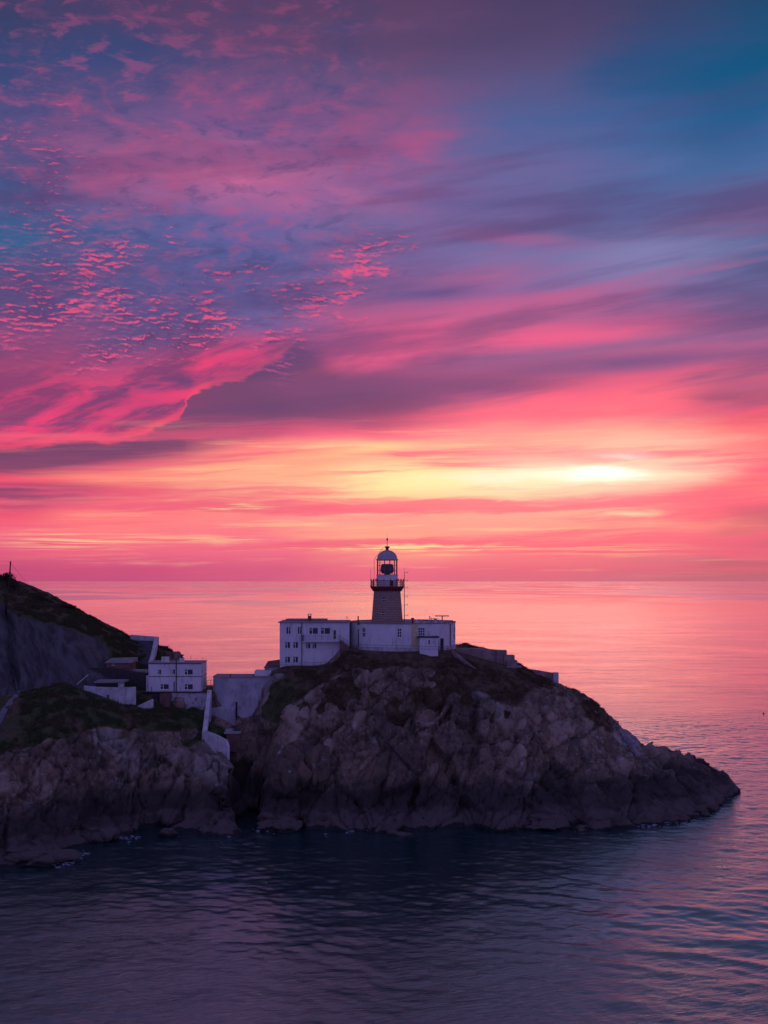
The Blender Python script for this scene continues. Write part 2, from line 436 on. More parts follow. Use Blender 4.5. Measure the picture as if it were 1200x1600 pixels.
class MB:
    def __init__(self):
        self.v, self.f = [], []
    def quad(self, a, b, c, d):
        n = len(self.v)
        self.v += [tuple(a), tuple(b), tuple(c), tuple(d)]
        self.f.append((n, n + 1, n + 2, n + 3))
        return self
    def poly(self, pts):
        n = len(self.v)
        self.v += [tuple(p) for p in pts]
        self.f.append(tuple(range(n, n + len(pts))))
        return self
    def box(self, x0, x1, y0, y1, z0, z1):
        n = len(self.v)
        self.v += [(x, y, z) for z in (z0, z1) for x, y in ((x0, y0), (x1, y0), (x1, y1), (x0, y1))]
        self.f += [(n + a, n + b, n + c, n + d) for a, b, c, d in ((3, 2, 1, 0), (4, 5, 6, 7), (0, 1, 5, 4), (1, 2, 6, 5), (2, 3, 7, 6), (3, 0, 4, 7))]
        return self
    def prism(self, pts, z0, z1):
        """plan outline (x, y) extruded; z1 may be a list of per-point tops, z0 likewise"""
        k = len(pts)
        z0 = z0 if isinstance(z0, (list, tuple)) else [z0] * k
        z1 = z1 if isinstance(z1, (list, tuple)) else [z1] * k
        n = len(self.v)
        self.v += [(x, y, z) for (x, y), z in zip(pts, z0)] + [(x, y, z) for (x, y), z in zip(pts, z1)]
        self.f.append(tuple(n + k - 1 - i for i in range(k)))
        self.f.append(tuple(n + k + i for i in range(k)))
        for i in range(k):
            j = (i + 1) % k
            self.f.append((n + i, n + j, n + k + j, n + k + i))
        return self
    def wall(self, pts, th, caps=0.0):
        """free-standing wall along pts = (x, y, zbottom, ztop), thickness th to the far side"""
        for a, b in zip(pts[:-1], pts[1:]):
            d = Vector((b[0] - a[0], b[1] - a[1])); d.normalize()
            nx, ny = -d.y * th, d.x * th
            ex, ey = d.x * 0.003, d.y * 0.003
            self.prism([(a[0] + ex, a[1] + ey), (b[0], b[1]), (b[0] + nx, b[1] + ny), (a[0] + nx + ex, a[1] + ny + ey)],
                       [a[2], b[2], b[2], a[2]], [a[3], b[3], b[3], a[3]])
        return self
    def lathe(self, cx, cy, prof, seg=48, cap=True):
        n = len(self.v)
        for r, z in prof:
            for k in range(seg):
                a = 2 * math.pi * k / seg
                self.v.append((cx + r * math.cos(a), cy + r * math.sin(a), z))
        for i in range(len(prof) - 1):
            for k in range(seg):
                q = (k + 1) % seg
                self.f.append((n + i * seg + k, n + i * seg + q, n + (i + 1) * seg + q, n + (i + 1) * seg + k))
        if cap:
            self.f.append(tuple(n + k for k in reversed(range(seg))))
            self.f.append(tuple(n + (len(prof) - 1) * seg + k for k in range(seg)))
        return self
    def tube(self, pts, r, seg=8, r1=None):
        pts = [Vector(p) for p in pts]
        n = len(self.v)
        m = len(pts)
        for i, p in enumerate(pts):
            d = (pts[min(i + 1, m - 1)] - pts[max(i - 1, 0)]).normalized()
            u = d.cross(Vector((0, 0, 1)))
            if u.length < 1e-3: u = Vector((1, 0, 0))
            u.normalize(); w = d.cross(u)
            rr = r if r1 is None else r + (r1 - r) * i / max(1, m - 1)
            for k in range(seg):
                a = 2 * math.pi * k / seg
                self.v.append(tuple(p + u * (rr * math.cos(a)) + w * (rr * math.sin(a))))
        for i in range(m - 1):
            for k in range(seg):
                q = (k + 1) % seg
                self.f.append((n + i * seg + k, n + i * seg + q, n + (i + 1) * seg + q, n + (i + 1) * seg + k))
        self.f.append(tuple(n + k for k in reversed(range(seg))))
        self.f.append(tuple(n + (m - 1) * seg + k for k in range(seg)))
        return self
    def build(self, name, mat, parent=None, smooth=False, fix=True):
        off = origin(parent)
        me = bpy.data.meshes.new(name)
        me.from_pydata([(x - off.x, y - off.y, z - off.z) for x, y, z in self.v], [], self.f)
        if fix:
            bm = bmesh.new(); bm.from_mesh(me)
            bmesh.ops.recalc_face_normals(bm, faces=bm.faces)
            bm.to_mesh(me); bm.free()
        me.materials.append(mat)
        if smooth:
            for p in me.polygons: p.use_smooth = len(p.vertices) == 4
        o = bpy.data.objects.new(name, me)
        COL.objects.link(o)
        o.parent = parent
        return o

def grid_mesh(name, P, mat, smooth=True, attrs=None, keep=None):
    """P: (ny, nx, 3) array of points"""
    ny, nx = P.shape[:2]
    idx = np.arange(ny * nx).reshape(ny, nx)
    q = np.stack([idx[:-1, :-1], idx[:-1, 1:], idx[1:, 1:], idx[1:, :-1]], -1).reshape(-1, 4)
    if keep is not None:
        q = q[keep[q].any(1)]
    me = bpy.data.meshes.new(name)
    me.vertices.add(ny * nx)
    me.vertices.foreach_set('co', P.reshape(-1).astype(np.float32))
    me.loops.add(q.size)
    me.loops.foreach_set('vertex_index', q.reshape(-1).astype(np.int32))
    me.polygons.add(len(q))
    me.polygons.foreach_set('loop_start', np.arange(0, q.size, 4, dtype=np.int32))
    me.polygons.foreach_set('use_smooth', np.full(len(q), smooth))
    me.update(calc_edges=True)
    me.materials.append(mat)
    for k, a in (attrs or {}).items():
        at = me.attributes.new(k, 'FLOAT', 'POINT')
        at.data.foreach_set('value', a.reshape(-1).astype(np.float32))
    o = bpy.data.objects.new(name, me)
    COL.objects.link(o)
    return o

# ------------------------------------------------------------------ materials
def new_mat(name):
    m = bpy.data.materials.new(name)
    m.use_nodes = True
    gg = G(m.node_tree)
    b = m.node_tree.nodes['Principled BSDF']
    return m, gg, b

def pbr(name, color, rough=0.7, metal=0.0, var=0.0, vscale=1.5, dirt=None, dirt_amt=0.0, bump=0.0, bscale=8.0, streak=1.0, spec=0.3):
    m, gg, b = new_mat(name)
    tcn = gg.node('ShaderNodeNewGeometry')
    pos = S(gg, tcn.outputs['Position'])
    x, y, z = gg.sep(pos)
    c = tuple(color) + (1.0,)
    cs = c
    if var > 0:
        n = gg.noise(pos, vscale, 5, 0.6)
        cs = gg.mix(gg.smooth(n, 0.3, 0.7), tuple(v * (1 - var) for v in color) + (1.0,), tuple(min(1, v * (1 + var)) for v in color) + (1.0,))
    if dirt is not None:
        n = gg.noise(gg.xyz(x * 1.6, y * 1.6, z * (1.6 / streak)), 1.0, 6, 0.65)
        cs = gg.mix(gg.smooth(n, 0.62 - dirt_amt * 0.3, 0.78 - dirt_amt * 0.2) * 0.8, cs, tuple(dirt) + (1.0,))
    gg.put(b.inputs['Base Color'], cs)
    b.inputs['Roughness'].default_value = rough
    b.inputs['Metallic'].default_value = metal
    b.inputs['Specular IOR Level'].default_value = spec
    if bump > 0:
        bn = gg.node('ShaderNodeBump')
        bn.inputs['Strength'].default_value = 0.6
        bn.inputs['Distance'].default_value = bump
        gg.put(bn.inputs['Height'], gg.noise(pos, bscale, 5, 0.6))
        m.node_tree.links.new(bn.outputs[0], b.inputs['Normal'])
    return m

M = {}
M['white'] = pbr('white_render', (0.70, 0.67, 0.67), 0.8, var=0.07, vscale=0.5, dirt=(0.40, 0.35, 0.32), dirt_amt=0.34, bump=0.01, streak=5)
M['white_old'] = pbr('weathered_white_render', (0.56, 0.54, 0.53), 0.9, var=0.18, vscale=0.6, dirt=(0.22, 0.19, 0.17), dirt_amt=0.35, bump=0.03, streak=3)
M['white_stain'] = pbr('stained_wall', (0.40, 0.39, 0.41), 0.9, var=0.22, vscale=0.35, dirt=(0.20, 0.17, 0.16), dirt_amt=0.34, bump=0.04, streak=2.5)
M['peel'] = pbr('peeling_white_render', (0.50, 0.48, 0.48), 0.9, var=0.12, vscale=0.8, dirt=(0.10, 0.08, 0.07), dirt_amt=0.42, bump=0.05, streak=1.5)
M['concrete'] = pbr('concrete', (0.26, 0.24, 0.23), 0.9, var=0.2, vscale=1.2, bump=0.03)
M['dome'] = pbr('faded_dome_paint', (0.46, 0.37, 0.40), 0.55, var=0.06)
M['cream'] = pbr('cream_render', (0.62, 0.50, 0.30), 0.85, var=0.1, dirt=(0.4, 0.3, 0.2), dirt_amt=0.2)
M['roof'] = pbr('grey_roof_felt', (0.24, 0.22, 0.23), 0.8, var=0.15)
M['frame'] = pbr('white_window_frame', (0.78, 0.78, 0.78), 0.5)
M['glass'] = pbr('dark_window_glass', (0.012, 0.012, 0.016), 0.06, spec=0.5)
M['door'] = pbr('dark_door_paint', (0.035, 0.03, 0.04), 0.5)
M['metal'] = pbr('grey_painted_steel', (0.17, 0.16, 0.17), 0.5, 0.3)
M['dark'] = pbr('dark_iron', (0.035, 0.03, 0.032), 0.6, 0.3)
M['red'] = pbr('red_paint', (0.42, 0.03, 0.035), 0.5, var=0.1)
M['maroon'] = pbr('weathered_red_iron', (0.20, 0.035, 0.045), 0.6, var=0.2, vscale=4)
M['brick'] = pbr('brown_brick', (0.20, 0.09, 0.06), 0.9, var=0.25, vscale=3)
M['rust'] = pbr('rust_brown_render', (0.17, 0.10, 0.08), 0.9, var=0.25, vscale=1.2, bump=0.03)
M['darkroof'] = pbr('dark_bitumen_roof', (0.06, 0.05, 0.05), 0.9, var=0.2)
M['path'] = pbr('pale_concrete_path', (0.17, 0.17, 0.18), 0.9, var=0.2, vscale=1.0, bump=0.02)
M['asphalt'] = pbr('worn_asphalt', (0.060, 0.055, 0.062), 0.9, var=0.2, vscale=1.0, bump=0.02)
M['wood'] = pbr('weathered_pole_wood', (0.05, 0.035, 0.03), 0.9)
M['granite_step'] = pbr('granite_blocks', (0.30, 0.22, 0.20), 0.9, var=0.25, vscale=0.9, bump=0.03)

# lantern glazing: thin clear glass
m, gg, b = new_mat('lantern_glass')
m.node_tree.nodes.remove(b)
tr = gg.node('ShaderNodeBsdfTransparent'); gl = gg.node('ShaderNodeBsdfGlossy'); gl.inputs['Roughness'].default_value = 0.03
fr = gg.node('ShaderNodeFresnel'); mx = gg.node('ShaderNodeMixShader')
tr.inputs[0].default_value = (0.94, 0.92, 0.93, 1)
fr.inputs[0].default_value = 1.12
for a, c in ((fr.outputs[0], mx.inputs[0]), (tr.outputs[0], mx.inputs[1]), (gl.outputs[0], mx.inputs[2]), (mx.outputs[0], m.node_tree.nodes['Material Output'].inputs[0])):
    m.node_tree.links.new(a, c)
M['lglass'] = m

# tower granite in courses, mapped round the tower
TX, TY = 0.58, 187.0
m, gg, b = new_mat('tower_granite')
pos = S(gg, gg.node('ShaderNodeNewGeometry').outputs['Position'])
x, y, z = gg.sep(pos)
ang = gg.math('ARCTAN2', y - TY, x - TX)
br = gg.node('ShaderNodeTexBrick')
gg.put(br.inputs['Vector'], gg.xyz(ang * 2.65, z))
for k, v in (('Scale', 1.0), ('Mortar Size', 0.035), ('Mortar Smooth', 0.2), ('Bias', -0.2), ('Brick Width', 1.1), ('Row Height', 0.42)):
    br.inputs[k].default_value = v
br.inputs['Color1'].default_value = (0.46, 0.30, 0.22, 1)
br.inputs['Color2'].default_value = (0.33, 0.21, 0.165, 1)
br.inputs['Mortar'].default_value = (0.16, 0.11, 0.09, 1)
gg.put(b.inputs['Base Color'], gg.mix(gg.noise(pos, 1.1, 5, 0.6) * 0.55, S(gg, br.outputs[0]), (0.22, 0.15, 0.12, 1)))
b.inputs['Roughness'].default_value = 0.9
bn = gg.node('ShaderNodeBump'); bn.inputs['Distance'].default_value = 0.04
gg.put(bn.inputs['Height'], gg.noise(pos, 6, 4, .6) - S(gg, br.outputs['Fac']) * 0.6)
m.node_tree.links.new(bn.outputs[0], b.inputs['Normal'])
M['granite'] = m

# rock, turf and the shale cut of the hill
m, gg, b = new_mat('rock_and_turf')
geo = gg.node('ShaderNodeNewGeometry')
pos = S(gg, geo.outputs['Position'])
x, y, z = gg.sep(pos)
def attr(n):
    a = gg.node('ShaderNodeAttribute'); a.attribute_name = n
    return S(gg, a.outputs['Fac'])
veg, shale, crack, tone_ = attr('veg'), attr('shale'), attr('crack'), attr('tone')
na = gg.noise(pos, 0.22, 6, 0.6, 0.5)
nb = gg.noise(gg.xyz(x * 0.9 + z * 0.5, y * 0.9, z * 0.5 - x * 0.6), 1.3, 7, 0.65, 0.8)
nc = gg.noise(pos, 0.09, 4, 0.55)
nd = gg.noise(pos, 3.0, 6, 0.7)
rock = gg.mix(gg.smooth(nb, 0.33, 0.66), (0.095, 0.073, 0.052, 1), (0.30, 0.220, 0.145, 1))
rock = gg.mix(gg.smooth(tone_, 0.52, 0.22) * 0.65, rock, (0.075, 0.060, 0.048, 1))
rock = gg.mix(gg.smooth(tone_, 0.54, 0.80) * 0.75, rock, (0.44, 0.34, 0.25, 1))
rock = gg.mix(gg.smooth(na, 0.50, 0.64) * 0.45, rock, (0.27, 0.165, 0.095, 1))       # ochre lichen and iron stain
rock = gg.mix(gg.smooth(nc, 0.56, 0.66) * 0.5, rock, (0.42, 0.38, 0.33, 1))
rock = gg.mix(gg.smooth(gg.noise(pos, 0.7, 5, .6, .3), 0.62, 0.72) * 0.7, rock, (0.46, 0.43, 0.42, 1))
guano = gg.smooth(gg.math('ABSOLUTE', x - 43.5 + (z - 10) * .5) * .7 + gg.math('ABSOLUTE', z - 10.0) * 0.6 + gg.noise(pos, 1.1, 7, .75) * 12 - 6.0, 2.6, 0.4)
rock = gg.mix(guano * 0.5, rock, (0.55, 0.52, 0.55, 1))
rock = gg.mix(crack * 0.75, rock, (0.045, 0.038, 0.034, 1))
wl = z + (gg.noise(pos, 0.5, 4, .6) - 0.5) * 2.2
rock = gg.mix(gg.smooth(wl, 8.0, 4.2) * 0.86, rock, (0.036, 0.031, 0.030, 1))        # black lichen belt of the shore
rock = gg.mix(gg.smooth(wl, 2.7, 2.0) * 0.85, rock, gg.mix(nd, (0.085, 0.066, 0.056, 1), (0.17, 0.135, 0.115, 1)))  # barnacle belt
rock = gg.mix(gg.smooth(wl, 0.55, 0.25), rock, (0.03, 0.028, 0.025, 1))              # wet weed at the water
vn = gg.noise(pos, 0.8, 6, 0.65)
turf = gg.mix(gg.smooth(vn, 0.35, 0.65), (0.050, 0.038, 0.020, 1), (0.135, 0.090, 0.050, 1))
turf = gg.mix(gg.smooth(gg.noise(pos, 0.16, 4, .6), 0.38, 0.55) * gg.smooth(x, -8.0, -22.0) * 0.8, turf, (0.058, 0.082, 0.026, 1))
turf = gg.mix(gg.smooth(nd, 0.45, 0.75) * 0.35, turf, (0.14, 0.10, 0.06, 1))
sh = gg.noise(gg.xyz((x + z * 0.85) * 0.55, y * 0.12, (z - x * 0.3) * 0.10), 1.6, 7, 0.62, 0.5)
shc = gg.mix(gg.smooth(sh, 0.35, 0.68), (0.050, 0.045, 0.046, 1), (0.125, 0.115, 0.115, 1))
c = gg.mix(gg.smooth(veg + (vn - 0.5) * 0.55, 0.42, 0.58), rock, turf)
c = gg.mix(gg.smooth(shale + (sh - .5) * 0.3, 0.4, 0.6), c, shc)
gg.put(b.inputs['Base Color'], c)
b.inputs['Roughness'].default_value = 0.88
b.inputs['Specular IOR Level'].default_value = 0.25
bn = gg.node('ShaderNodeBump'); bn.inputs['Distance'].default_value = 0.22; bn.inputs['Strength'].default_value = 0.8
gg.put(bn.inputs['Height'], nb * 0.9 + nd * 0.35 + gg.noise(pos, 9.0, 4, 0.7) * 0.15)
m.node_tree.links.new(bn.outputs[0], b.inputs['Normal'])
M['ground'] = m

# sea water
m, gg, b = new_mat('sea_water')
geo = gg.node('ShaderNodeNewGeometry')
pos = S(gg, geo.outputs['Position'])
x, y, z = gg.sep(pos)
dist = gg.math('SQRT', x * x + y * y)
farw = gg.smooth(dist, 150.0, 420.0)
m.node_tree.nodes.remove(b)
patch = gg.noise(gg.xyz(x * 0.0016, y * 0.0011), 1.0, 5, 0.6, 0.4)
patch2 = gg.noise(gg.xyz(x * 0.012 + 4, y * 0.02), 1.0, 4, 0.6)
rgh = 0.025 + farw * 0.11 + (gg.smooth(patch, 0.42, 0.58) - 0.5) * 0.19 * gg.smooth(dist, 400.0, 2500.0)
rx, ry, _ = gg.sep(gg.xyz(x * 0.96 + y * 0.28, (y * 0.96 - x * 0.28)))
h = gg.noise(gg.xyz(rx * 0.62, ry * 2.1), 1.0, 5, 0.62, 0.5) * 0.135
h = h + gg.noise(gg.xyz(x * 1.9 - y * 0.4, y * 4.2), 1.0, 3, 0.6, 0.3) * 0.032 * gg.smooth(dist, 420.0, 180.0)
h = h + gg.noise(gg.xyz(x * 0.035, y * 0.075), 1.0, 4, 0.6) * 1.2 * gg.smooth(dist, 200.0, 420.0) * gg.smooth(dist, 6000.0, 1500.0)
bn = gg.node('ShaderNodeBump'); bn.inputs['Distance'].default_value = 1.0
gg.put(bn.inputs['Strength'], 0.62 * gg.smooth(patch2, 0.30, 0.6, 0.35, 1.0) * gg.smooth(dist, 3500.0, 500.0, 0.08, 1.0))
gg.put(bn.inputs['Height'], h)
nrm = S(gg, bn.outputs[0])
gl = gg.node('ShaderNodeBsdfGlossy'); gg.put(gl.inputs['Color'], gg.mix(farw, (0.74, 0.92, 1.0, 1), (0.98, 0.97, 0.98, 1))); gg.put(gl.inputs['Roughness'], rgh.max(0.02)); gg.put(gl.inputs['Normal'], nrm)
df = gg.node('ShaderNodeBsdfDiffuse'); gg.put(df.inputs['Color'], (0.001, 0.034, 0.034, 1))
fr = gg.node('ShaderNodeFresnel'); fr.inputs[0].default_value = 2.2; gg.put(fr.inputs['Normal'], nrm)
mx = gg.node('ShaderNodeMixShader')
gg.put(mx.inputs[0], gg.smooth(S(gg, fr.outputs[0]), 0.14, 0.70, 0.22, 0.99, 'LINEAR'))
m.node_tree.links.new(df.outputs[0], mx.inputs[1]); m.node_tree.links.new(gl.outputs[0], mx.inputs[2])
m.node_tree.links.new(mx.outputs[0], m.node_tree.nodes['Material Output'].inputs[0])
M['sea'] = m

M['foam'] = pbr('sea_foam', (0.42, 0.44, 0.46), 0.9)

# ------------------------------------------------------------------ terrain
def P(px, py, Y):
    """world point that stands at distance Y behind photo position (used to take sizes off the photograph)"""
    return ((px - 600) * Y / 1600.0, Y, CAM_H - (py - 907) * Y / 1600.0)

CP = []   # control points x, y, z
def colm(px, *pts):
    for p in pts:
        if p[0] == 'z':
            CP.append(((px - 600) * p[1] / 1600.0, p[1], p[2]))
        else:
            CP.append(P(px, p[0], p[1]))
colm(-120, ('z', 112, -4), ('z', 126, 0), (1300, 137), (1200, 146), (1120, 156), (1090, 166), (1000, 184), (930, 195), (885, 207), ('z', 235, 38))
colm(-30, ('z', 118, -4), (1380, 128.5), (1330, 136), (1290, 141), (1230, 146), (1165, 150), (1130, 157), (1095, 166), (1085, 171), (1010, 183), (930, 195), (897, 203), ('z', 225, 37), ('z', 262, 34))
colm(10, ('z', 122, -4), (1362, 133.6), (1325, 139), (1290, 142), (1230, 146), (1165, 150), (1130, 157), (1096, 165), (1087, 170.5), (1010, 184), (938, 196), (905, 203), ('z', 225, 35))
colm(60, ('z', 126, -4), (1352, 136.6), (1320, 141.5), (1285, 145), (1225, 149), (1160, 152.5), (1110, 160), (1080, 167), (1078, 171), (1010, 184), (955, 196), (938, 202), ('z', 225, 32))
colm(105, ('z', 129, -4), (1341, 140), (1315, 144.5), (1275, 148), (1205, 151.5), (1158, 154), (1110, 160.5), (1074, 167), (1072, 171), (1010, 184), (965, 196), (948, 203), ('z', 225, 31), ('z', 250, 12))
colm(150, ('z', 138, -4), (1318, 148), (1290, 151.5), (1250, 154), (1190, 156.5), (1150, 158.5), (1112, 163), (1092, 167.5), (1086, 172), (1078, 176), (1038, 184), (1000, 193), (975, 202), ('z', 222, 25), ('z', 245, 4))
colm(200, ('z', 142, -4), (1304, 153), (1282, 155.5), (1230, 158), (1170, 160.5), (1130, 163.5), (1112, 168), (1101, 173), (1086, 177), (1060, 184), (1025, 194), (1001, 204), ('z', 218, 21), ('z', 240, -3))
colm(245, ('z', 143, -4), (1303, 153.5), (1282, 156), (1235, 158.5), (1175, 161), (1135, 164.5), (1112, 170), (1109, 175), ('z', 179, 18.75), ('z', 186, 18.8), (1040, 195), (1008, 205), ('z', 216, 20), ('z', 236, -3))
colm(278, ('z', 143, -4), (1303, 153.5), (1282, 156), (1235, 158.5), (1175, 161.5), (1135, 166), (1110, 172), (1108, 176), ('z', 179, 18.75), ('z', 186, 18.8), ('z', 195, 18.5), (1030, 205), ('z', 214, 16), ('z', 228, -3))
colm(318, ('z', 143, -4), (1304, 153.5), (1282, 156), (1240, 158.5), (1195, 161), (1178, 166), (1142, 170), (1115, 175.5), ('z', 179, 18.6), ('z', 186, 18.6), ('z', 195, 12), ('z', 206, 0), ('z', 216, -4))
colm(352, ('z', 143, -4), (1303, 153.5), (1285, 155.5), (1230, 158.5), (1182, 162), (1172, 167), (1150, 171), (1133, 175.5), ('z', 180, 18.8), ('z', 187, 18.6), ('z', 196, 8), ('z', 206, -3))
colm(366, ('z', 150, -4), ('z', 155.5, -2), (1262, 159.0), (1205, 162.2))
colm(385, ('z', 150, -4), ('z', 160, -3), ('z', 170, -2), (1200, 173), (1150, 175), (1128, 177), ('z', 181, 19), ('z', 188, 18.6), ('z', 198, 6), ('z', 208, -3))
colm(405, ('z', 150, -4), ('z', 158, -2), ('z', 166, 0.2), (1200, 171.5), (1140, 174.5), (1112, 177), ('z', 181, 20), ('z', 188, 19.5), ('z', 200, 5), ('z', 210, -3))
colm(418, ('z', 148, -4), (1296, 156.5), (1283, 159.5), ('z', 163, 4.5), (1160, 169), (1110, 174.5), (1065, 178), ('z', 188, 20.5))
colm(440, ('z', 146, -4), (1293, 157.5), (1278, 159.5), (1225, 161.5), (1170, 165), (1110, 171.5), (1062, 177), (1043, 179.5), ('z', 190, 22.5), ('z', 203, 5), ('z', 212, -3))
colm(480, ('z', 146, -4), (1294, 157), (1275, 159.5), (1240, 161), (1185, 164), (1120, 169), (1070, 174), (1043, 179.3))
colm(510, ('z', 146, -4), (1294, 157), (1272, 159.5), (1238, 161), (1180, 164), (1120, 168.5), (1065, 173), (1041, 178), (1036, 180), ('z', 192, 24), ('z', 205, 6), ('z', 215, -3))
colm(535, (1045, 174), (1025, 177), (1010, 179.8))
colm(560, ('z', 144, -4), (1298, 155.5), (1275, 158.5), (1240, 160.5), (1170, 164), (1110, 168), (1055, 172.5), (1028, 175), (1014, 178.5))
colm(610, ('z', 142, -4), (1302, 154), (1275, 158), (1242, 160.5), (1165, 164.5), (1100, 169), (1048, 173), (1024, 175.5), (1017, 177.3), ('z', 187, 25.75), ('z', 200, 25.3), ('z', 212, 10), ('z', 222, -3))
colm(660, ('z', 142, -4), (1303, 154), (1272, 158), (1240, 160.5), (1165, 164.5), (1100, 169), (1048, 173), (1026, 175.5), (1018, 177.0))
colm(705, ('z', 143, -4), (1301, 154.5), (1268, 158.5), (1235, 160.5), (1165, 164.5), (1100, 169), (1050, 174), (1025, 178), (1014.5, 183), ('z', 195, 25.6), ('z', 210, 12), ('z', 220, -3))
colm(760, ('z', 143, -4), (1298, 155.5), (1264, 159), (1232, 161.5), (1165, 165.5), (1100, 170.5), (1060, 175.5), (1041, 180), (1024, 183.5), (1016, 186.5), ('z', 198, 23), ('z', 212, 4), ('z', 220, -3))
colm(815, ('z', 145, -4), (1293, 157.5), (1258, 160.5), (1228, 162.5), (1160, 167), (1105, 172), (1070, 177), (1052, 181), (1044, 185), ('z', 196, 20), ('z', 210, 3), ('z', 218, -3))
colm(868, ('z', 146, -4), (1292, 158), (1255, 161.5), (1222, 165), (1160, 169.5), (1110, 175), (1078, 180), (1068, 183.5), ('z', 188, 18.5), ('z', 200, 6), ('z', 210, -3))
colm(910, ('z', 147, -4), (1290, 159), (1255, 162.5), (1220, 166.5), (1165, 171), (1120, 176.5), (1082, 184), ('z', 192, 12), ('z', 206, -3))
colm(950, ('z', 147, -4), (1289, 159.5), (1252, 163.5), (1212, 168.5), (1165, 174), (1135, 179), (1118, 184), ('z', 192, 8), ('z', 202, -3))
colm(985, ('z', 147, -4), (1288, 160), (1250, 165), (1205, 171.5), (1165, 178.5), (1142, 185), ('z', 194, 4), ('z', 201, -3))
colm(1020, ('z', 148, -4), (1285, 161.5), (1250, 167), (1205, 175.5), (1164, 185.5), ('z', 195, 1), ('z', 200, -3))
colm(1060, ('z', 151, -4), (1281, 163), (1248, 169.5), (1212, 178), (1186, 186.5), ('z', 196, -2))
colm(1100, ('z', 155, -4), (1272, 166.5), (1240, 174), (1212, 181), (1195, 187), ('z', 196, -3))
colm(1130, ('z', 162, -4), (1255, 175), (1225, 182), (1206, 187.5), ('z', 195, -3))
colm(1152, ('z', 172, -4), ('z', 181, -3), ('z', 188.5, -0.8), ('z', 196, -3))
colm(1180, ('z', 165, -5), ('z', 180, -4), ('z', 190, -4), ('z', 200, -5))
CP = np.array(CP)

def axis(segs):
    out = []
    for a, b, d in segs:
        out.append(np.arange(a, b, d))
    return np.concatenate(out)
gx = axis([(-112, -70, 0.6), (-70, 68, 0.23), (68, 76, 0.8)])
gy = axis([(120, 130, 0.6), (130, 192, 0.21), (192, 214, 0.5), (214, 262, 1.2)])
GX, GY = np.meshgrid(gx, gy)

def rbf_fit(C):
    XY = C[:, :2] * np.array([1.0, 1.25])
    D = np.sqrt(((XY[:, None] - XY[None]) ** 2).sum(-1) + 0.6)
    n = len(C)
    A = np.zeros((n + 3, n + 3))
    A[:n, :n] = D - np.eye(n) * 0.05
    A[:n, n] = 1; A[:n, n + 1:] = XY
    A[n, :n] = 1; A[n + 1:, :n] = XY.T
    return np.linalg.solve(A, np.concatenate([C[:, 2], np.zeros(3)]))
W = rbf_fit(CP)
def height(xs, ys):
    xs = np.asarray(xs, float).ravel(); ys = np.asarray(ys, float).ravel() * 1.25
    out = W[-3] + W[-2] * xs + W[-1] * ys
    for k in range(len(CP)):
        out += W[k] * np.sqrt((xs - CP[k, 0]) ** 2 + (ys - CP[k, 1] * 1.25) ** 2 + 0.6)
    return out
HZ = height(GX, GY).reshape(GX.shape)

def sstep(x, a, b):
    q = np.clip((x - a) / (b - a), 0, 1)
    return q * q * (3 - 2 * q)
PX = 600 + 1600 * GX / GY
# building platforms: level ground under the station and the house
dd = np.hypot(GX - 3.3, GY - 187)
HZ = HZ + (25.72 - HZ) * sstep(dd, 13.0, 9.5) * (HZ > 10)
hb = sstep(np.maximum(np.abs(GX + 36.5) - 6.5, np.abs(GY - 183.5) - 5.2), 2.0, 0.0)
HZ = HZ + (18.7 - HZ) * hb

tb_ = sstep(PX, 708, 716) * sstep(PX, 812, 800) * sstep(GY, 177, 181) * sstep(GY, 193, 189)
HZ = HZ + (np.minimum(HZ, 25.35 - (PX - 712) * 0.034) - HZ) * tb_
# the eroded gully down the rock cut
HZ = HZ - 1.9 * np.exp(-((PX - (9 + (196 - GY) * 0.75)) / 7.0) ** 2) * sstep(GY, 171.5, 175) * sstep(GY, 199, 194)
# the sea gully that cuts between headland and islet
ch = sstep(PX, 366.5, 372) * sstep(PX, 415, 409) * sstep(GY, 173.5, 170.5)
HZ = HZ + (np.minimum(HZ, -3.0 + np.maximum(0, GY - 168) * 0.8) - HZ) * ch
dzy, dzx = np.gradient(HZ, gy, gx)
N = np.stack([-dzx, -dzy, np.ones_like(HZ)], -1)
slope = np.hypot(dzx, dzy)
N /= np.linalg.norm(N, axis=-1, keepdims=True)
p = np.stack([GX, GY, HZ], -1).reshape(-1, 3)
# coordinates turned so that the rock breaks along leaning joints
th = math.radians(36)
pr = np.stack([p[:, 0] * math.cos(th) - p[:, 2] * math.sin(th) + p[:, 1] * .3, p[:, 1], p[:, 0] * math.sin(th) + p[:, 2] * math.cos(th)], 1)
wob = np.stack([fbm(p * 0.25, 3, seed=k * 31) for k in (1, 2, 3)], 1) - 0.5
pw_ = pr + wob * 1.3
flat = slope.ravel()
cliff = sstep(flat, 0.55, 1.3)
z = p[:, 2]
shale = (sstep(p[:, 1], 168.5, 172) * sstep(PX.ravel(), 190, 150) * sstep(flat, 0.15, 0.3))
shale = shale * sstep(z - (32.3 - (p[:, 0] + 72) * 0.33) + (fbm(p * 0.2, 3, seed=5) - .5) * 3, 1.5, -1.0)
vegn = fbm(p * np.array([0.10, 0.10, 0.10]), 5, seed=77)
veg = (1 - sstep(flat, 0.75, 1.2)) * (1 - sstep(p[:, 0], 20, 30))
veg = np.maximum(veg * sstep(z, 13, 15), sstep(vegn + (z - 15) * 0.010, 0.55, 0.62) * sstep(z, 9, 14) * 0.95)
top = sstep(z + (vegn - .5) * 14 - np.clip((8 - np.abs(p[:, 0])) * 0.0, 0, 2), 22.3, 24.3) * (p[:, 0] > -20)
rgt = sstep(z + (vegn - .5) * 10 - (20 - (p[:, 0] - 18) * 0.12), -1.5, 0.8) * sstep(p[:, 0], 14, 20)
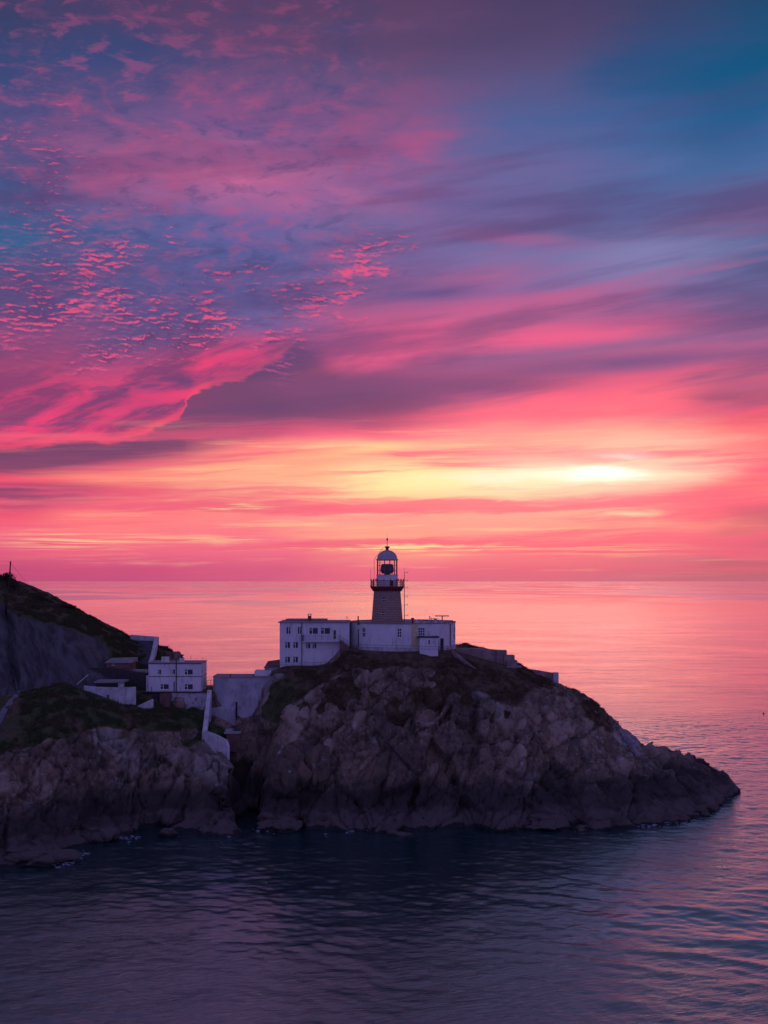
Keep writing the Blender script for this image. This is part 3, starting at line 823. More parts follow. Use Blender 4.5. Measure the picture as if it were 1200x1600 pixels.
top = np.maximum(top, rgt)
veg = np.maximum(veg, top)
head = sstep(z + (vegn - .5) * 8 - 0.0, 13.2, 15.2) * (p[:, 0] < -27) * (p[:, 1] < 176)
veg = np.maximum(veg, head)
veg *= sstep(z, 6.5, 10)
shore = sstep(z, 3.6, 1.8)

def facets(scale, amp, tilt, seed, crackw):
    f1, f2, d, idn = voronoi(pw_ / np.array(scale), seed)
    disp = (idn[:, 0] - 0.5) * amp + ((idn - 0.5) * d).sum(1) * tilt
    e = np.exp(-(f2 - f1) / crackw)
    return disp, e, idn[:, 2]
d0, e0, i0 = facets((10.0, 11.0, 20.0), 3.2, 4.6, 9, 0.018)
d1, e1, i1 = facets((4.2, 5.0, 9.5), 1.7, 3.2, 3, 0.028)
d2, e2, i2 = facets((1.7, 2.4, 3.8), 0.60, 1.5, 13, 0.04)
d3, e3, i3 = facets((0.7, 0.9, 1.5), 0.18, 0.5, 23, 0.06)
e1 = e1 * sstep(fbm(p * 0.13, 3, seed=303), 0.40, 0.55)
e2 = e2 * sstep(fbm(p * 0.2, 3, seed=304), 0.42, 0.58)
rid = fbm(pw_ * np.array([.35, .35, .2]), 5, 0.55, seed=41, ridged=True)
amp = (0.22 + 0.78 * np.maximum(cliff, 0.85 * (1 - veg))) * (1 - 0.55 * veg) * (1 - 0.75 * ch.ravel())
amp = np.maximum(amp, 0.75 * sstep(z, 4.5, 2.5))
tone = i0 * 0.25 + i1 * 0.35 + i2 * 0.4
D = (d0 * 0.8 + d1 + d2 * 0.85 + d3 * 0.55 - 0.6 * e0 - 0.8 * e1 - 0.45 * e2 - 0.18 * e3 + (rid - 0.6) * 0.35) * amp
D += (fbm(p * 0.55, 5, 0.6, seed=91) - 0.5) * 0.9 * veg * (1 - shale)
# leaning strata on the cut face
st_ = fbm(np.stack([(p[:, 0] + p[:, 2] * 0.85) * 0.45, p[:, 1] * 0.12, (p[:, 2] - p[:, 0] * .3) * 0.08], 1), 5, 0.6, seed=61, ridged=True)
D = D * (1 - shale * 0.92) + (st_ - 0.6) * 1.5 * shale
# calm round the buildings
calm = np.maximum(sstep(dd.ravel(), 14.5, 11.5), hb.ravel())
calm = np.maximum(calm, sstep(np.maximum(np.abs(p[:, 0] + 13) - 8, np.abs(p[:, 1] - 184.5) - 5.5), 1.5, 0))
calm = np.maximum(calm, sstep(np.maximum(np.abs(p[:, 0] + 26.0) - 4.4, np.abs(p[:, 1] - 177.0) - 3.0), 1.2, 0))
calm = np.maximum(calm, tb_.ravel() * 0.8)
D *= 1 - 0.93 * calm
D -= 0.5 * sstep(np.maximum(np.abs(p[:, 0] + 26.0) - 4.0, np.abs(p[:, 1] - 175.5) - 1.8), 1.0, 0)
D *= 1 - 0.6 * sstep(p[:, 0], 50, 60)
ledge = sstep(z, 3.8, 2.6) * sstep(z, -1.0, 0.6)                    # wave-cut ledge along the shore
push = N.reshape(-1, 3) * D[:, None]
push[:, 2] *= 0.8
Pn = p + push
Pn[:, 1] -= ledge * 1.6 * (p[:, 0] > -22)
crack = np.clip(e1 * 0.9 + e2 * 0.7 + e3 * 0.35, 0, 1) * amp
keep = (Pn[:, 2] > -2.5)
ter = grid_mesh('terrain', Pn.reshape(GX.shape + (3,)), M['ground'], True, {'veg': veg, 'shale': shale, 'crack': crack, 'tone': tone}, keep)
tag(ter, 'rocky headland and islet with dark cliffs and brown turf', None, None, 'structure')

def ground(x, y):
    """height of the built terrain near x, y"""
    i = int(np.argmin(np.abs(gy - y))); j = int(np.argmin(np.abs(gx - x)))
    return float(Pn.reshape(GX.shape + (3,))[i, j, 2])

# ------------------------------------------------------------------ sea
def ocean(n, size, wind, amp, seed, lmin):
    r = np.random.default_rng(seed)
    k = np.fft.fftfreq(n, size / n) * 2 * np.pi
    KX, KY = np.meshgrid(k, k)
    kk = np.hypot(KX, KY); kk[0, 0] = 1
    L = wind[2]
    cosw = (KX * wind[0] + KY * wind[1]) / kk
    ph = np.exp(-1 / (kk * L) ** 2) / kk ** 4 * (0.12 + np.abs(cosw) ** 3) * np.exp(-(kk * lmin) ** 2)
    ph[0, 0] = 0
    f = (r.normal(size=(n, n)) + 1j * r.normal(size=(n, n))) * np.sqrt(ph)
    h = np.real(np.fft.ifft2(f))
    return h / h.std() * amp
n = 900; size = 270.0
hs = ocean(n, size, (0.30, 0.954, 0.5), 0.024, 5, 0.11) + ocean(n, size, (-0.42, 0.907, 2.2), 0.036, 8, 0.40)
ax = np.arange(n) * (size / n)
SX, SY = np.meshgrid(ax - 130, ax + 55)
ph_ = (SX * 0.40 + SY * 0.917) * (2 * math.pi / 6.6)
fl = np.stack([SX.ravel() / 26, SY.ravel() / 9, np.zeros(SX.size)], 1)
ph_ = ph_ + (fbm(fl, 3, seed=501).reshape(SX.shape) - 0.5) * 9.0
env = sstep(SX, 2, 26) * sstep(SY, 150, 132) * sstep(fbm(fl * 1.7 + 5, 3, seed=502).reshape(SX.shape), 0.35, 0.6)
hs = hs + 0.085 * env * (np.exp(1.3 * np.sin(ph_)) / 2.2 - 0.6)
edge = sstep(SX, -130, -110) * sstep(SX, 140, 118) * sstep(SY, 55, 62) * sstep(SY, 325, 260)
sp = np.stack([SX, SY, hs * edge], -1)
sea = grid_mesh('sea', sp, M['sea'])
# flat outer sheets to beyond the horizon, sharing the patch's border line
x0, x1, y0, y1 = SX[0, 0], SX[0, -1], SY[0, 0], SY[-1, 0]
o_ = MB(); B = 42000.0
o_.quad((-B, -B, 0), (B, -B, 0), (B, y0, 0), (-B, y0, 0)); o_.quad((-B, y1, 0), (B, y1, 0), (B, B, 0), (-B, B, 0))
o_.quad((-B, y0, 0), (x0, y0, 0), (x0, y1, 0), (-B, y1, 0)); o_.quad((x1, y0, 0), (B, y0, 0), (B, y1, 0), (x1, y1, 0))
outer = o_.build('open_sea', M['sea'], None)
outer.name = 'open_sea'
tag(sea, 'dark rippled sea round the islet', None, None, 'structure')
tag(outer, 'calm sea out to the horizon', None, None, 'structure')

# ------------------------------------------------------------------ walls with real openings
def facade(mb, u0, u1, z0, z1, holes, f, depth=0.22, du=None):
    """outer face of a wall between u0..u1, z0..z1 with openings (ua, ub, za, zb); f(u, z, d) -> point d metres behind the face"""
    us = {u0, u1}; zs = {z0, z1}
    for a, b, c, d in holes:
        us |= {a, b}; zs |= {c, d}
    us = sorted(us); zs = sorted(zs)
    if du:
        out = []
        for a, b in zip(us[:-1], us[1:]):
            k = max(1, int(math.ceil((b - a) / du)))
            out += [a + (b - a) * i / k for i in range(k)]
        us = out + [us[-1]]
    for a, b in zip(us[:-1], us[1:]):
        for c, d in zip(zs[:-1], zs[1:]):
            mu, mz = (a + b) / 2, (c + d) / 2
            if any(h[0] < mu < h[1] and h[2] < mz < h[3] for h in holes):
                continue
            mb.quad(f(a, c, 0), f(b, c, 0), f(b, d, 0), f(a, d, 0))
    for a, b, c, d in holes:
        for (ua, za), (ub, zb) in (((a, c), (b, c)), ((b, c), (b, d)), ((b, d), (a, d)), ((a, d), (a, c))):
            mb.quad(f(ua, za, 0), f(ub, zb, 0), f(ub, zb, depth), f(ua, za, depth))
    return mb

def fbox(mb, f, a, b, c, d, d0, d1):
    """box in facade coordinates"""
    v = [f(a, c, d0), f(b, c, d0), f(b, d, d0), f(a, d, d0), f(a, c, d1), f(b, c, d1), f(b, d, d1), f(a, d, d1)]
    n = len(mb.v); mb.v += v
    mb.f += [tuple(n + i for i in q) for q in ((0, 1, 2, 3), (7, 6, 5, 4), (0, 4, 5, 1), (1, 5, 6, 2), (2, 6, 7, 3), (3, 7, 4, 0))]

def window(parent, f, h, mull=(), trans=(), sill=True, fw=0.07, label=None, glass='glass', k=1.0):
    """frame with mullions (fractions of the width), transoms (fraction a..b of width, height), pane and sill"""
    a, b, c, d = h
    if k != 1.0:                       # k: facade units per metre along u
        a, b = a / k, b / k
        f0 = f
        f = lambda u, z, dd: f0(u * k, z, dd)
    e = 0.004
    mb = MB()
    fbox(mb, f, a + e, b - e, c + e, c + fw, 0.07, 0.15)
    fbox(mb, f, a + e, b - e, d - fw, d - e, 0.07, 0.15)
    fbox(mb, f, a + e, a + fw, c + fw + .002, d - fw - .002, 0.07, 0.15)
    fbox(mb, f, b - fw, b - e, c + fw + .002, d - fw - .002, 0.07, 0.15)
    for kk, wdt in mull:
        u = a + (b - a) * kk
        fbox(mb, f, u - wdt / 2, u + wdt / 2, c + fw + .002, d - fw - .002, 0.075, 0.145)
    for k0, k1, hh in trans:
        zz = c + (d - c) * hh
        fbox(mb, f, a + (b - a) * k0 + fw + 0.002, a + (b - a) * k1 - 0.05, zz - 0.045, zz + 0.045, 0.08, 0.14)
    w = mb.build('window', M['frame'], parent)
    if label: w['label'] = label
    mb = MB()
    mb.quad(f(a + .01, c + .01, 0.165), f(b - .01, c + .01, 0.165), f(b - .01, d - .01, 0.165), f(a + .01, d - .01, 0.165))
    mb.build('pane', M[glass], w, fix=False)
    if sill:
        mb = MB()
        fbox(mb, f, a - 0.08, b + 0.08, c - 0.09, c - 0.003, -0.08, 0.06)
        mb.build('sill', M['frame'], w)
    return w

def railing(mb, pts, h=1.0, n_rails=2, r=0.025, post=1.2):
    """pts: (x, y, z) foot line"""
    pts = [Vector(q) for q in pts]
    for a, b in zip(pts[:-1], pts[1:]):
        L = (b - a).length
        k = max(1, int(round(L / post)))
        for i in range(k + 1):
            q = a.lerp(b, i / k)
            mb.tube([q, q + Vector((0, 0, h))], r, 6)
        for j in range(n_rails):
            hh = h * (j + 1) / n_rails
            mb.tube([a + Vector((0, 0, hh)), b + Vector((0, 0, hh))], r, 6)
    return mb

def facing(Yf):
    return lambda u, z, d: (u, Yf + d, z)

def hx(px, Y): return (px - 600) * Y / 1600.0
def hz_(py, Y): return CAM_H - (py - 907) * Y / 1600.0
def hole(x0, x1, y0, y1, Y):
    return (hx(x0, Y), hx(x1, Y), hz_(y1, Y), hz_(y0, Y))

# ================================================================== lighthouse
lh = empty('lighthouse', (TX, TY, 25.7), 'granite lighthouse tower with white lantern dome and dark red gallery', 'lighthouse')
ZG = 36.95
def tr_(z): return 2.86 + (2.42 - 2.86) * (z - 30.5) / (36.2 - 30.5)
def ft(u, z, d):
    r = tr_(min(z, 36.4)) - d
    return (TX + r * math.sin(u), TY - r * math.cos(u), z)
thol = []
for pxw, za, zb in ((599.0, 34.15, 35.0), (598.7, 31.65, 32.45)):
    u = math.asin((hx(pxw, 184.5) - TX) / 2.6)
    thol.append((u - 0.115, u + 0.115, za, zb))
mb = MB()
facade(mb, -math.pi, math.pi, 25.4, 36.2, thol, ft, 0.4, du=0.12)
mb.build('tower', M['granite'], lh, smooth=False)
for h in thol:
    window(lh, ft, h, mull=(), trans=((0, 1, .5),), fw=0.04, k=1/2.6, sill=False)
mb = MB(); mb.lathe(TX, TY, [(2.40, 36.21), (2.50, 36.24), (2.55, 36.40), (2.80, 36.52), (2.86, 36.62), (3.04, 36.72), (3.08, 36.78), (3.08, 36.95), (1.0, 36.96)], 64)
for k in range(28):                                             # corbels under the gallery
    a = 2 * math.pi * k / 28
    c, s_ = math.cos(a), math.sin(a)
    q = []
    for rr, zz in ((2.44, 36.0), (2.62, 36.06), (3.02, 36.70), (2.44, 36.70)):
        q.append((rr, zz))
    w_ = 0.11
    n0 = len(mb.v)
    for sg in (-1, 1):
        for rr, zz in q:
            mb.v.append((TX + rr * c - sg * w_ * s_, TY + rr * s_ + sg * w_ * c, zz))
    mb.f += [(n0, n0 + 1, n0 + 2, n0 + 3), (n0 + 7, n0 + 6, n0 + 5, n0 + 4), (n0, n0 + 4, n0 + 5, n0 + 1), (n0 + 1, n0 + 5, n0 + 6, n0 + 2), (n0 + 2, n0 + 6, n0 + 7, n0 + 3), (n0 + 3, n0 + 7, n0 + 4, n0)]
mb.build('gallery', M['maroon'], lh)
mb = MB()
RG = 3.02
def ring(mb, r, z, rad, seg=48, tube=6, cx=TX, cy=TY):
    mb.tube([(cx + r * math.cos(2 * math.pi * k / seg), cy + r * math.sin(2 * math.pi * k / seg), z) for k in range(seg + 1)], rad, tube)
for zz, rr in ((37.98, 0.06), (37.62, 0.022), (37.28, 0.022)):
    ring(mb, RG, zz, rr)
for k in range(16):
    a = 2 * math.pi * (k + .5) / 16
    x_, y_ = TX + RG * math.cos(a), TY + RG * math.sin(a)
    mb.tube([(x_, y_, 36.95), (x_, y_, 38.05)], 0.055, 8)
    mb.lathe(x_, y_, [(0.03, 38.05), (0.10, 38.12), (0.11, 38.2), (0.03, 38.3)], 8)
for k in range(96):
    a = 2 * math.pi * k / 96
    x_, y_ = TX + RG * math.cos(a), TY + RG * math.sin(a)
    mb.tube([(x_, y_, 36.95), (x_, y_, 37.95)], 0.016, 4)
mb.build('gallery_railing', M['maroon'], lh)
mb = MB(); mb.lathe(TX, TY, [(1.94, 36.97), (1.94, 38.0), (2.02, 38.03), (2.02, 38.12), (1.93, 38.15), (1.93, 38.82), (2.0, 38.86), (2.0, 38.97), (1.2, 38.98)], 48)
for sg in (-1, 1):
    mb.lathe(TX + sg * 2.05, TY - 0.1, [(0.05, 38.0), (0.14, 38.05), (0.14, 38.3), (0.05, 38.36)], 10)
lb = mb.build('lantern_base', M['white'], lh)
mb = MB()
a0 = -math.pi / 2 + 0.42
for k, (ua) in enumerate([a0]):
    fdr = lambda u, z, d: (TX + (1.945 - d) * math.cos(u), TY + (1.945 - d) * math.sin(u), z)
    fbox(mb, fdr, ua - 0.16, ua + 0.16, 37.0, 38.0, -0.03, 0.1)
mb.build('lantern_door', M['door'], lh)
mb = MB()
for k in range(12):
    a = 2 * math.pi * (k + 0.5) / 12 + 0.02
    x_, y_ = TX + 1.88 * math.cos(a), TY + 1.88 * math.sin(a)
    mb.tube([(x_, y_, 38.95), (x_, y_, 41.75)], 0.045, 6)
for zz, rr in ((39.05, 0.05), (39.86, 0.022), (40.75, 0.022), (41.7, 0.05)):
    ring(mb, 1.88, zz, rr)
gb = mb.build('glazing_bars', M['metal'], lh)
mb = MB(); mb.lathe(TX, TY, [(1.84, 38.99), (1.84, 41.72)], 48, cap=False)
mb.build('lantern_glass', M['lglass'], lh, smooth=True, fix=False)
mb = MB()
mb.lathe(TX, TY, [(0.55, 39.0), (0.55, 39.25), (0.9, 39.3), (1.05, 39.25), (1.05, 39.5), (1.20, 39.62), (1.22, 39.8), (1.15, 40.2), (1.10, 40.6), (1.04, 40.9), (0.96, 41.0), (0.3, 41.02)], 24)
for k in range(12):
    a = 2 * math.pi * k / 12
    mb.tube([(TX + 1.23 * math.cos(a), TY + 1.23 * math.sin(a), 39.65), (TX + 1.12 * math.cos(a), TY + 1.12 * math.sin(a), 40.6), (TX + .98 * math.cos(a), TY + .98 * math.sin(a), 41.0)], 0.03, 5)
M['optic'] = pbr('shrouded_optic', (0.10, 0.055, 0.075), 0.4, spec=0.5)
mb.build('optic', M['optic'], lh)
mb = MB()
prof = [(1.98, 41.72), (2.04, 41.74), (2.04, 41.86), (1.88, 41.90)]
for i in range(1, 12):
    q = i / 11 * math.pi / 2
    prof.append((max(0.25, 1.82 * math.cos(q)), 41.90 + 1.62 * math.sin(q)))
mb.lathe(TX, TY, prof, 48)
for k in range(12):
    a = 2 * math.pi * k / 12
    mb.tube([(TX + (1.83 * math.cos(q)) * math.cos(a), TY + (1.83 * math.cos(q)) * math.sin(a), 41.91 + 1.63 * math.sin(q)) for q in [i / 8 * 1.42 for i in range(9)]], 0.022, 4)
dome = mb.build('dome', M['dome'], lh, smooth=True)
mb = MB(); mb.lathe(TX, TY, [(0.3, 43.46), (0.26, 43.62), (0.24, 43.72), (0.34, 43.95), (0.50, 44.08), (0.50, 44.18), (0.1, 44.25)], 20)
mb.build('vent_cowl', M['maroon'], lh)
mb = MB(); mb.tube([(TX, TY, 44.2), (TX, TY, 45.6)], 0.045, 6); mb.lathe(TX, TY, [(0.03, 45.1), (0.16, 45.55), (0.20, 45.6), (0.03, 45.75)], 8)
mb.tube([(TX, TY, 45.7), (TX, TY, 46.6)], 0.018, 5)
mb.build('lightning_rod', M['maroon'], lh)
mb = MB()                                                       # curved ladder rail rising past the dome
lx = hx(584.6, 187)
for dy in (-0.18, 0.18):
    mb.tube([(lx, TY + dy, 36.97), (lx, TY + dy, 41.3), (lx + 0.05, TY + dy, 41.75), (lx + 0.25, TY + dy, 42.2), (hx(599.0, 187), TY + dy, 44.05)], 0.035, 6)
for k in range(16):
    zz = 37.2 + k * 0.28
    mb.tube([(lx, TY - 0.18, zz), (lx, TY + 0.18, zz)], 0.015, 4)
mb.build('dome_ladder', M['maroon'], lh)

wa = empty('whip_antenna', (hx(579.3, 187), TY - 0.3, 36.96), 'thin whip aerial on the left edge of the red gallery', 'aerial')
MB().tube([(hx(579.3, 187), TY - .3, 36.96), (hx(579.3, 187), TY - .3, 40.1)], 0.03, 5).build('whip', M['metal'], wa)
MB().tube([(hx(579.3, 187), TY - .3, 36.96), (hx(579.3, 187), TY - .3, 37.25)], 0.07, 6).build('mount', M['dark'], wa)

# ================================================================== round station building
CX, CY, CR = 3.3, 187.0, 9.72
dr = empty('round_station', (CX, CY, 25.7), 'low round white station building wrapped around the foot of the lighthouse', 'building')
def fd(u, z, d):
    return (CX + (CR - d) * math.sin(u), CY - (CR - d) * math.cos(u), z)
def du_(px):                                                   # angle on the drum where photo column px strikes it
    lo, hi = -1.45, 1.45
    for _ in range(50):
        m_ = (lo + hi) / 2
        xx, yy, _z = fd(m_, 0, 0)
        if 600 + 1600 * xx / yy < px: lo = m_
        else: hi = m_
    return lo
def dhole(x0, x1, y0, y1):
    a, b = du_(x0), du_(x1)
    yy = fd((a + b) / 2, 0, 0)[1]
    return (a, b, hz_(y1, yy), hz_(y0, yy))
dh = [dhole(565.4, 570.6, 981, 995.5), dhole(620.8, 627.4, 982, 996), dhole(653.5, 664.0, 981, 996.5), dhole(707.6, 711.2, 979, 1000)]
mb = MB()
facade(mb, -math.pi, math.pi, 24.6, 30.42, dh, fd, 0.25, du=0.10)
mb.lathe(CX, CY, [(CR - 0.35, 30.42), (CR - 0.35, 30.05)], 72, cap=False)
body = mb.build('wall', M['white'], dr)
mb = MB()
mb.lathe(CX, CY, [(CR + 0.10, 30.423), (CR + 0.10, 30.56), (CR - 0.40, 30.56), (CR - 0.40, 30.423)], 72, cap=False)
mb.build('parapet_coping', M['roof'], dr)
MB().prism([(CX + (CR - 0.36) * math.cos(2 * math.pi * k / 48), CY + (CR - 0.36) * math.sin(2 * math.pi * k / 48)) for k in range(48)], 29.95, 30.18).build('roof', M['roof'], dr)
window(dr, fd, dh[0], mull=((0.5, 0.08),), trans=((0, 1, .5),), fw=0.06, k=1/CR)
window(dr, fd, dh[1], mull=((0.5, 0.08),), trans=((0, 1, .35), (0, 1, .68)), fw=0.06, k=1/CR)
w_ = window(dr, fd, dh[2], mull=((0.33, 0.06), (0.66, 0.06)), trans=((0, 1, .25), (0, 1, .5), (0, 1, .75)), fw=0.06, label='large small-paned window above the white lean-to', k=1/CR)
window(dr, fd, dh[3], mull=((0.5, 0.08),), trans=((0, 1, .5),), fw=0.08, k=1/CR)
for pxp, wd, mt_, nm in ((643, 9.5, 'cream', 'pier'),):
    a, b = du_(pxp), du_(pxp + wd)
    mb = MB(); k = 4
    for i in range(k):
        fbox(mb, fd, a + (b - a) * i / k, a + (b - a) * (i + 1) / k, 24.7, 30.40, -0.10, 0.05)
    mb.build(nm, M[mt_], dr)['label'] = 'yellowish vertical strip of bare render'
for pxp, z0_, z1_ in ((560.5, 25.9, 29.4), (703, 26.0, 30.3)):
    q = fd(du_(pxp), 0, -0.09)
    MB().tube([(q[0], q[1], z0_), (q[0], q[1], z1_)], 0.07, 6).build('drainpipe', M['dark'], dr)
MB().lathe(CX, CY, [(CR + 0.12, 24.7), (CR + 0.12, 26.35), (CR + 0.04, 26.42)], 72, cap=False).build('plinth', M['white_old'], dr)
# lean-to in front, right
YL = 175.9
lx0, lx1 = hx(656, YL), hx(684.5, YL)
zl0, zl1 = 25.0, hz_(996.5, YL)
lhol = [hole(668.5, 672.5, 1000, 1007, YL)]
mb = MB(); facade(mb, lx0, lx1, zl0, zl1, lhol, facing(YL), 0.2)
mb.quad((lx1, YL, zl0), (lx1, YL + 3.2, zl0), (lx1, YL + 3.2, zl1), (lx1, YL, zl1))
mb.quad((lx0, YL, zl0), (lx0, YL + 3.2, zl0), (lx0, YL + 3.2, zl1), (lx0, YL, zl1))
lt = mb.build('lean_to', M['white'], dr)
MB().box(lx0 - 0.5, lx1 + 0.25, YL - 0.15, YL + 3.0, zl1 + 0.003, zl1 + 0.16).build('lean_to_roof', M['darkroof'], lt)
window(dr, facing(YL), lhol[0], mull=(), trans=((0, 1, .5),), fw=0.06)
MB().box(hx(688, 178.6), hx(693, 178.6), 178.35, 178.75, 25.8, 27.9).build('door', M['door'], dr)

def rooftop(name, px, label, cat, fn, Y=180.5, z=30.56):
    X_ = hx(px, Y)
    e = empty(name, (X_, Y, z), label, cat)
    fn(e, X_, Y, z)
    return e
ZR = 30.18
def f_post(e, x, y, z):
    MB().lathe(x, y, [(0.20, z), (0.18, z + 0.35), (0.10, z + 1.15), (0.10, z + 1.35)], 12).build('pipe', M['brick'], e)
    MB().lathe(x, y, [(0.14, z + 1.353), (0.14, z + 1.48), (0.05, z + 1.52)], 12).build('cap', M['dark'], e)
rooftop('vent_pipe', 559.7, 'slim brown vent pipe on the roof left of the tower', 'vent pipe', f_post, 180.8, ZR)
def f_red(e, x, y, z):
    MB().lathe(x, y, [(0.16, z), (0.16, z + 0.25), (0.15, z + 0.5)], 12).build('base', M['dark'], e)
    MB().lathe(x, y, [(0.17, z + 0.5), (0.19, z + 0.8), (0.27, z + 1.12), (0.27, z + 1.25), (0.1, z + 1.28)], 12).build('cowl', M['red'], e)
rooftop('roof_vent', 644.6, 'red flared roof vent right of the tower', 'vent', f_red, 179.5, ZR)
def f_cone(e, x, y, z):
    MB().lathe(x, y, [(0.5, z), (0.5, z + 0.45), (0.34, z + 0.75), (0.12, z + 0.98), (0.02, z + 1.0)], 16).build('cap', M['white_old'], e)
rooftop('roof_ventilator', 650.2, 'white cone topped ventilator just right of the red roof vent', 'ventilator', f_cone, 180.0, ZR)
def f_box(e, x, y, z):
    MB().box(x - .45, x + .45, y - .3, y + .3, z, z + 0.72).build('housing', M['white_old'], e)
    MB().box(x - .5, x + .5, y - .35, y + .35, z + .723, z + 0.8).build('cap', M['roof'], e)
rooftop('roof_box', 664.5, 'squat white box on the parapet right of the cone ventilator', 'roof box', f_box, 180.0, ZR)
def f_dish(e, x, y, z):
    MB().tube([(x, y, z), (x, y, z + 1.25)], 0.06, 6).tube([(x, y, z + 1.15), (x + 1.4, y, z + 1.05)], 0.05, 6).build('bracket', M['metal'], e)
    q = MB().lathe(0, 0, [(0.02, 0.0), (0.18, 0.03), (0.30, 0.12), (0.34, 0.2), (0.32, 0.2), (0.16, 0.07)], 16, cap=False)
    q.v = [(x - 0.1 - v[2], y + v[0] * .9, z + 1.3 + v[1]) for v in q.v]
    q.build('dish', M['white_old'], e, fix=False)
rooftop('dish_antenna', 673.5, 'small round dish on a side arm left of the radar', 'antenna', f_dish, 180.6, ZR)
def f_radar(e, x, y, z):
    MB().box(x - .35, x + .35, y - .3, y + .3, z, z + .7).build('cabinet', M['white_old'], e)
    MB().tube([(x, y, z + .7), (x, y, z + 1.45)], 0.1, 8).build('pedestal', M['metal'], e)
    MB().box(x - 1.3, x + 1.2, y - .1, y + .1, z + 1.453, z + 1.62).build('scanner_bar', M['metal'], e)
rooftop('radar_scanner', 691.0, 'rotating radar bar on a short pedestal over the right end of the roof', 'radar', f_radar, 181.5, ZR)
def f_pipe(e, x, y, z):
    MB().tube([(x, y, z), (x, y, z + .95)], 0.2, 10).build('pipe', M['white_old'], e)
    MB().lathe(x, y, [(0.28, z + .953), (0.28, z + 1.08), (0.1, z + 1.12)], 12).build('cap', M['metal'], e)
rooftop('flue', 680.3, 'stubby white flue between the dish and the radar', 'flue', f_pipe, 180.2, ZR)
def f_rail(e, x, y, z):
    railing(MB(), [(x, y, z), (x + 1.35, y + .3, z)], 0.8, 1, 0.035, 0.7).build('rail', M['metal'], e)
rooftop('roof_guard_rail', 695.5, 'short guard rail on the roof right of the radar', 'guard rail', f_rail, 180.5, ZR)

ms = empty('antenna_mast', (hx(631.8, 186), 186.0, ZR), 'tall thin lattice aerial mast with side arms beside the tower', 'mast')
mx_ = hx(631.8, 186)
MB().tube([(mx_, 186, ZR), (mx_, 186, 39.5)], 0.075, 8, 0.05).build('pole', M['metal'], ms)
for k, zz in enumerate((31.6, 33.6, 35.1, 36.7, 38.0, 39.45)):
    q = MB().tube([(mx_, 186, zz), (mx_ + 0.62, 186, zz)], 0.03, 5)
    q.tube([(mx_ + 0.62, 186, zz - 0.22), (mx_ + 0.62, 186, zz + 0.28)], 0.022, 5)
    if k in (1, 3): q.tube([(mx_, 186, zz - .15), (mx_ - .55, 186, zz - .15)], 0.02, 5)
    q.build('side_arm', M['metal'], ms)
MB().tube([(mx_, 186, 39.5), (mx_ + .05, 186, 40.3)], 0.018, 4).build('tip', M['metal'], ms)

# ================================================================== three-storey block
YB = 180.0
kb = empty('keepers_block', (-12.3, 185, 22.5), 'three-storey white block with a balcony, joined to the left of the round station', 'building')
bx0, bx1 = hx(437, YB), hx(545.5, YB)
bz0, bz1 = 21.0, hz_(973, YB)
fb = facing(YB)
H3 = [('d', 447.2, 454.0, 980, 991), ('e', 465, 471.0, 979.5, 991), ('w', 483, 497, 981, 991), ('w', 501.3, 516, 981, 991),
      ('c', 445.3, 453.5, 1003, 1013), ('c', 458, 466, 1003, 1013), ('c', 478, 485, 1004, 1013.7), ('c', 488, 494.6, 1004, 1013.7),
      ('c', 445.3, 453.5, 1026, 1035.4), ('c', 458, 466, 1026, 1035.4)]
hs_ = [hole(a, b, c, d, YB) for _, a, b, c, d in H3]
dhl = hole(520.4, 525.6, 984, 999.5, YB)
mb = MB(); facade(mb, bx0, bx1, bz0, bz1, hs_ + [dhl], fb, 0.22)
mb.quad((bx0, YB, bz0), (bx0, YB + 9, bz0), (bx0, YB + 9, bz1), (bx0, YB, bz1))
mb.quad((bx1, YB, bz0), (bx1, YB + 9, bz0), (bx1, YB + 9, bz1), (bx1, YB, bz1))
mb.quad((bx0, YB + 9, bz0), (bx1, YB + 9, bz0), (bx1, YB + 9, bz1), (bx0, YB + 9, bz1))
mb.build('wall', M['white'], kb)
for (k, *_r), h in zip(H3, hs_):
    if k == 'w': window(kb, fb, h, mull=((0.36, 0.11),), trans=((0, 0.36, 0.68),), fw=0.05, label='wide balcony window with a narrow side light')
    elif k == 'd': window(kb, fb, h, mull=((0.52, 0.09),), trans=((0.52, 1, 0.68),), fw=0.05)
    elif k == 'e': window(kb, fb, h, mull=((0.52, 0.09),), trans=((0.52, 1, 0.68),), fw=0.05)
    else: window(kb, fb, h, mull=((0.42, 0.09),), trans=((0, 0.42, 0.68),), fw=0.05)
a, b, c, d = dhl
mb = MB(); fbox(mb, fb, a + .01, b - .01, c, d - .01, 0.10, 0.16); dd_ = mb.build('door', M['frame'], kb)
mb = MB(); fbox(mb, fb, a + .09, b - .09, c + 0.85, d - .1, 0.085, 0.098); fbox(mb, fb, a + .09, b - .09, c + .12, c + .75, 0.085, 0.098); mb.build('pane', M['glass'], dd_)
rb = MB(); rb.box(bx0 - 0.28, bx1 - 0.02, YB - 0.28, YB + 9.2, bz1 + 0.003, bz1 + 0.16); roof = rb.build('roof', M['roof'], kb)
MB().box(hx(446, 185), hx(510, 185), YB + 4.6, YB + 9.1, bz1 + 0.163, bz1 + 0.42).build('upper_roof', M['roof'], roof)
cxm = hx(483.8, YB + 3)
ch_ = MB(); ch_.box(cxm - .30, cxm + .30, YB + 2.7, YB + 3.3, bz1 + .163, bz1 + 1.12)
for sx_ in (-1, 1): ch_.box(cxm + sx_ * .24 - .05, cxm + sx_ * .24 + .05, YB + 2.75, YB + 3.25, bz1 + 1.123, bz1 + 1.36)
ch_.box(cxm - .36, cxm + .36, YB + 2.65, YB + 3.35, bz1 + 1.363, bz1 + 1.46)
ch_.build('chimney', M['brick'], roof)
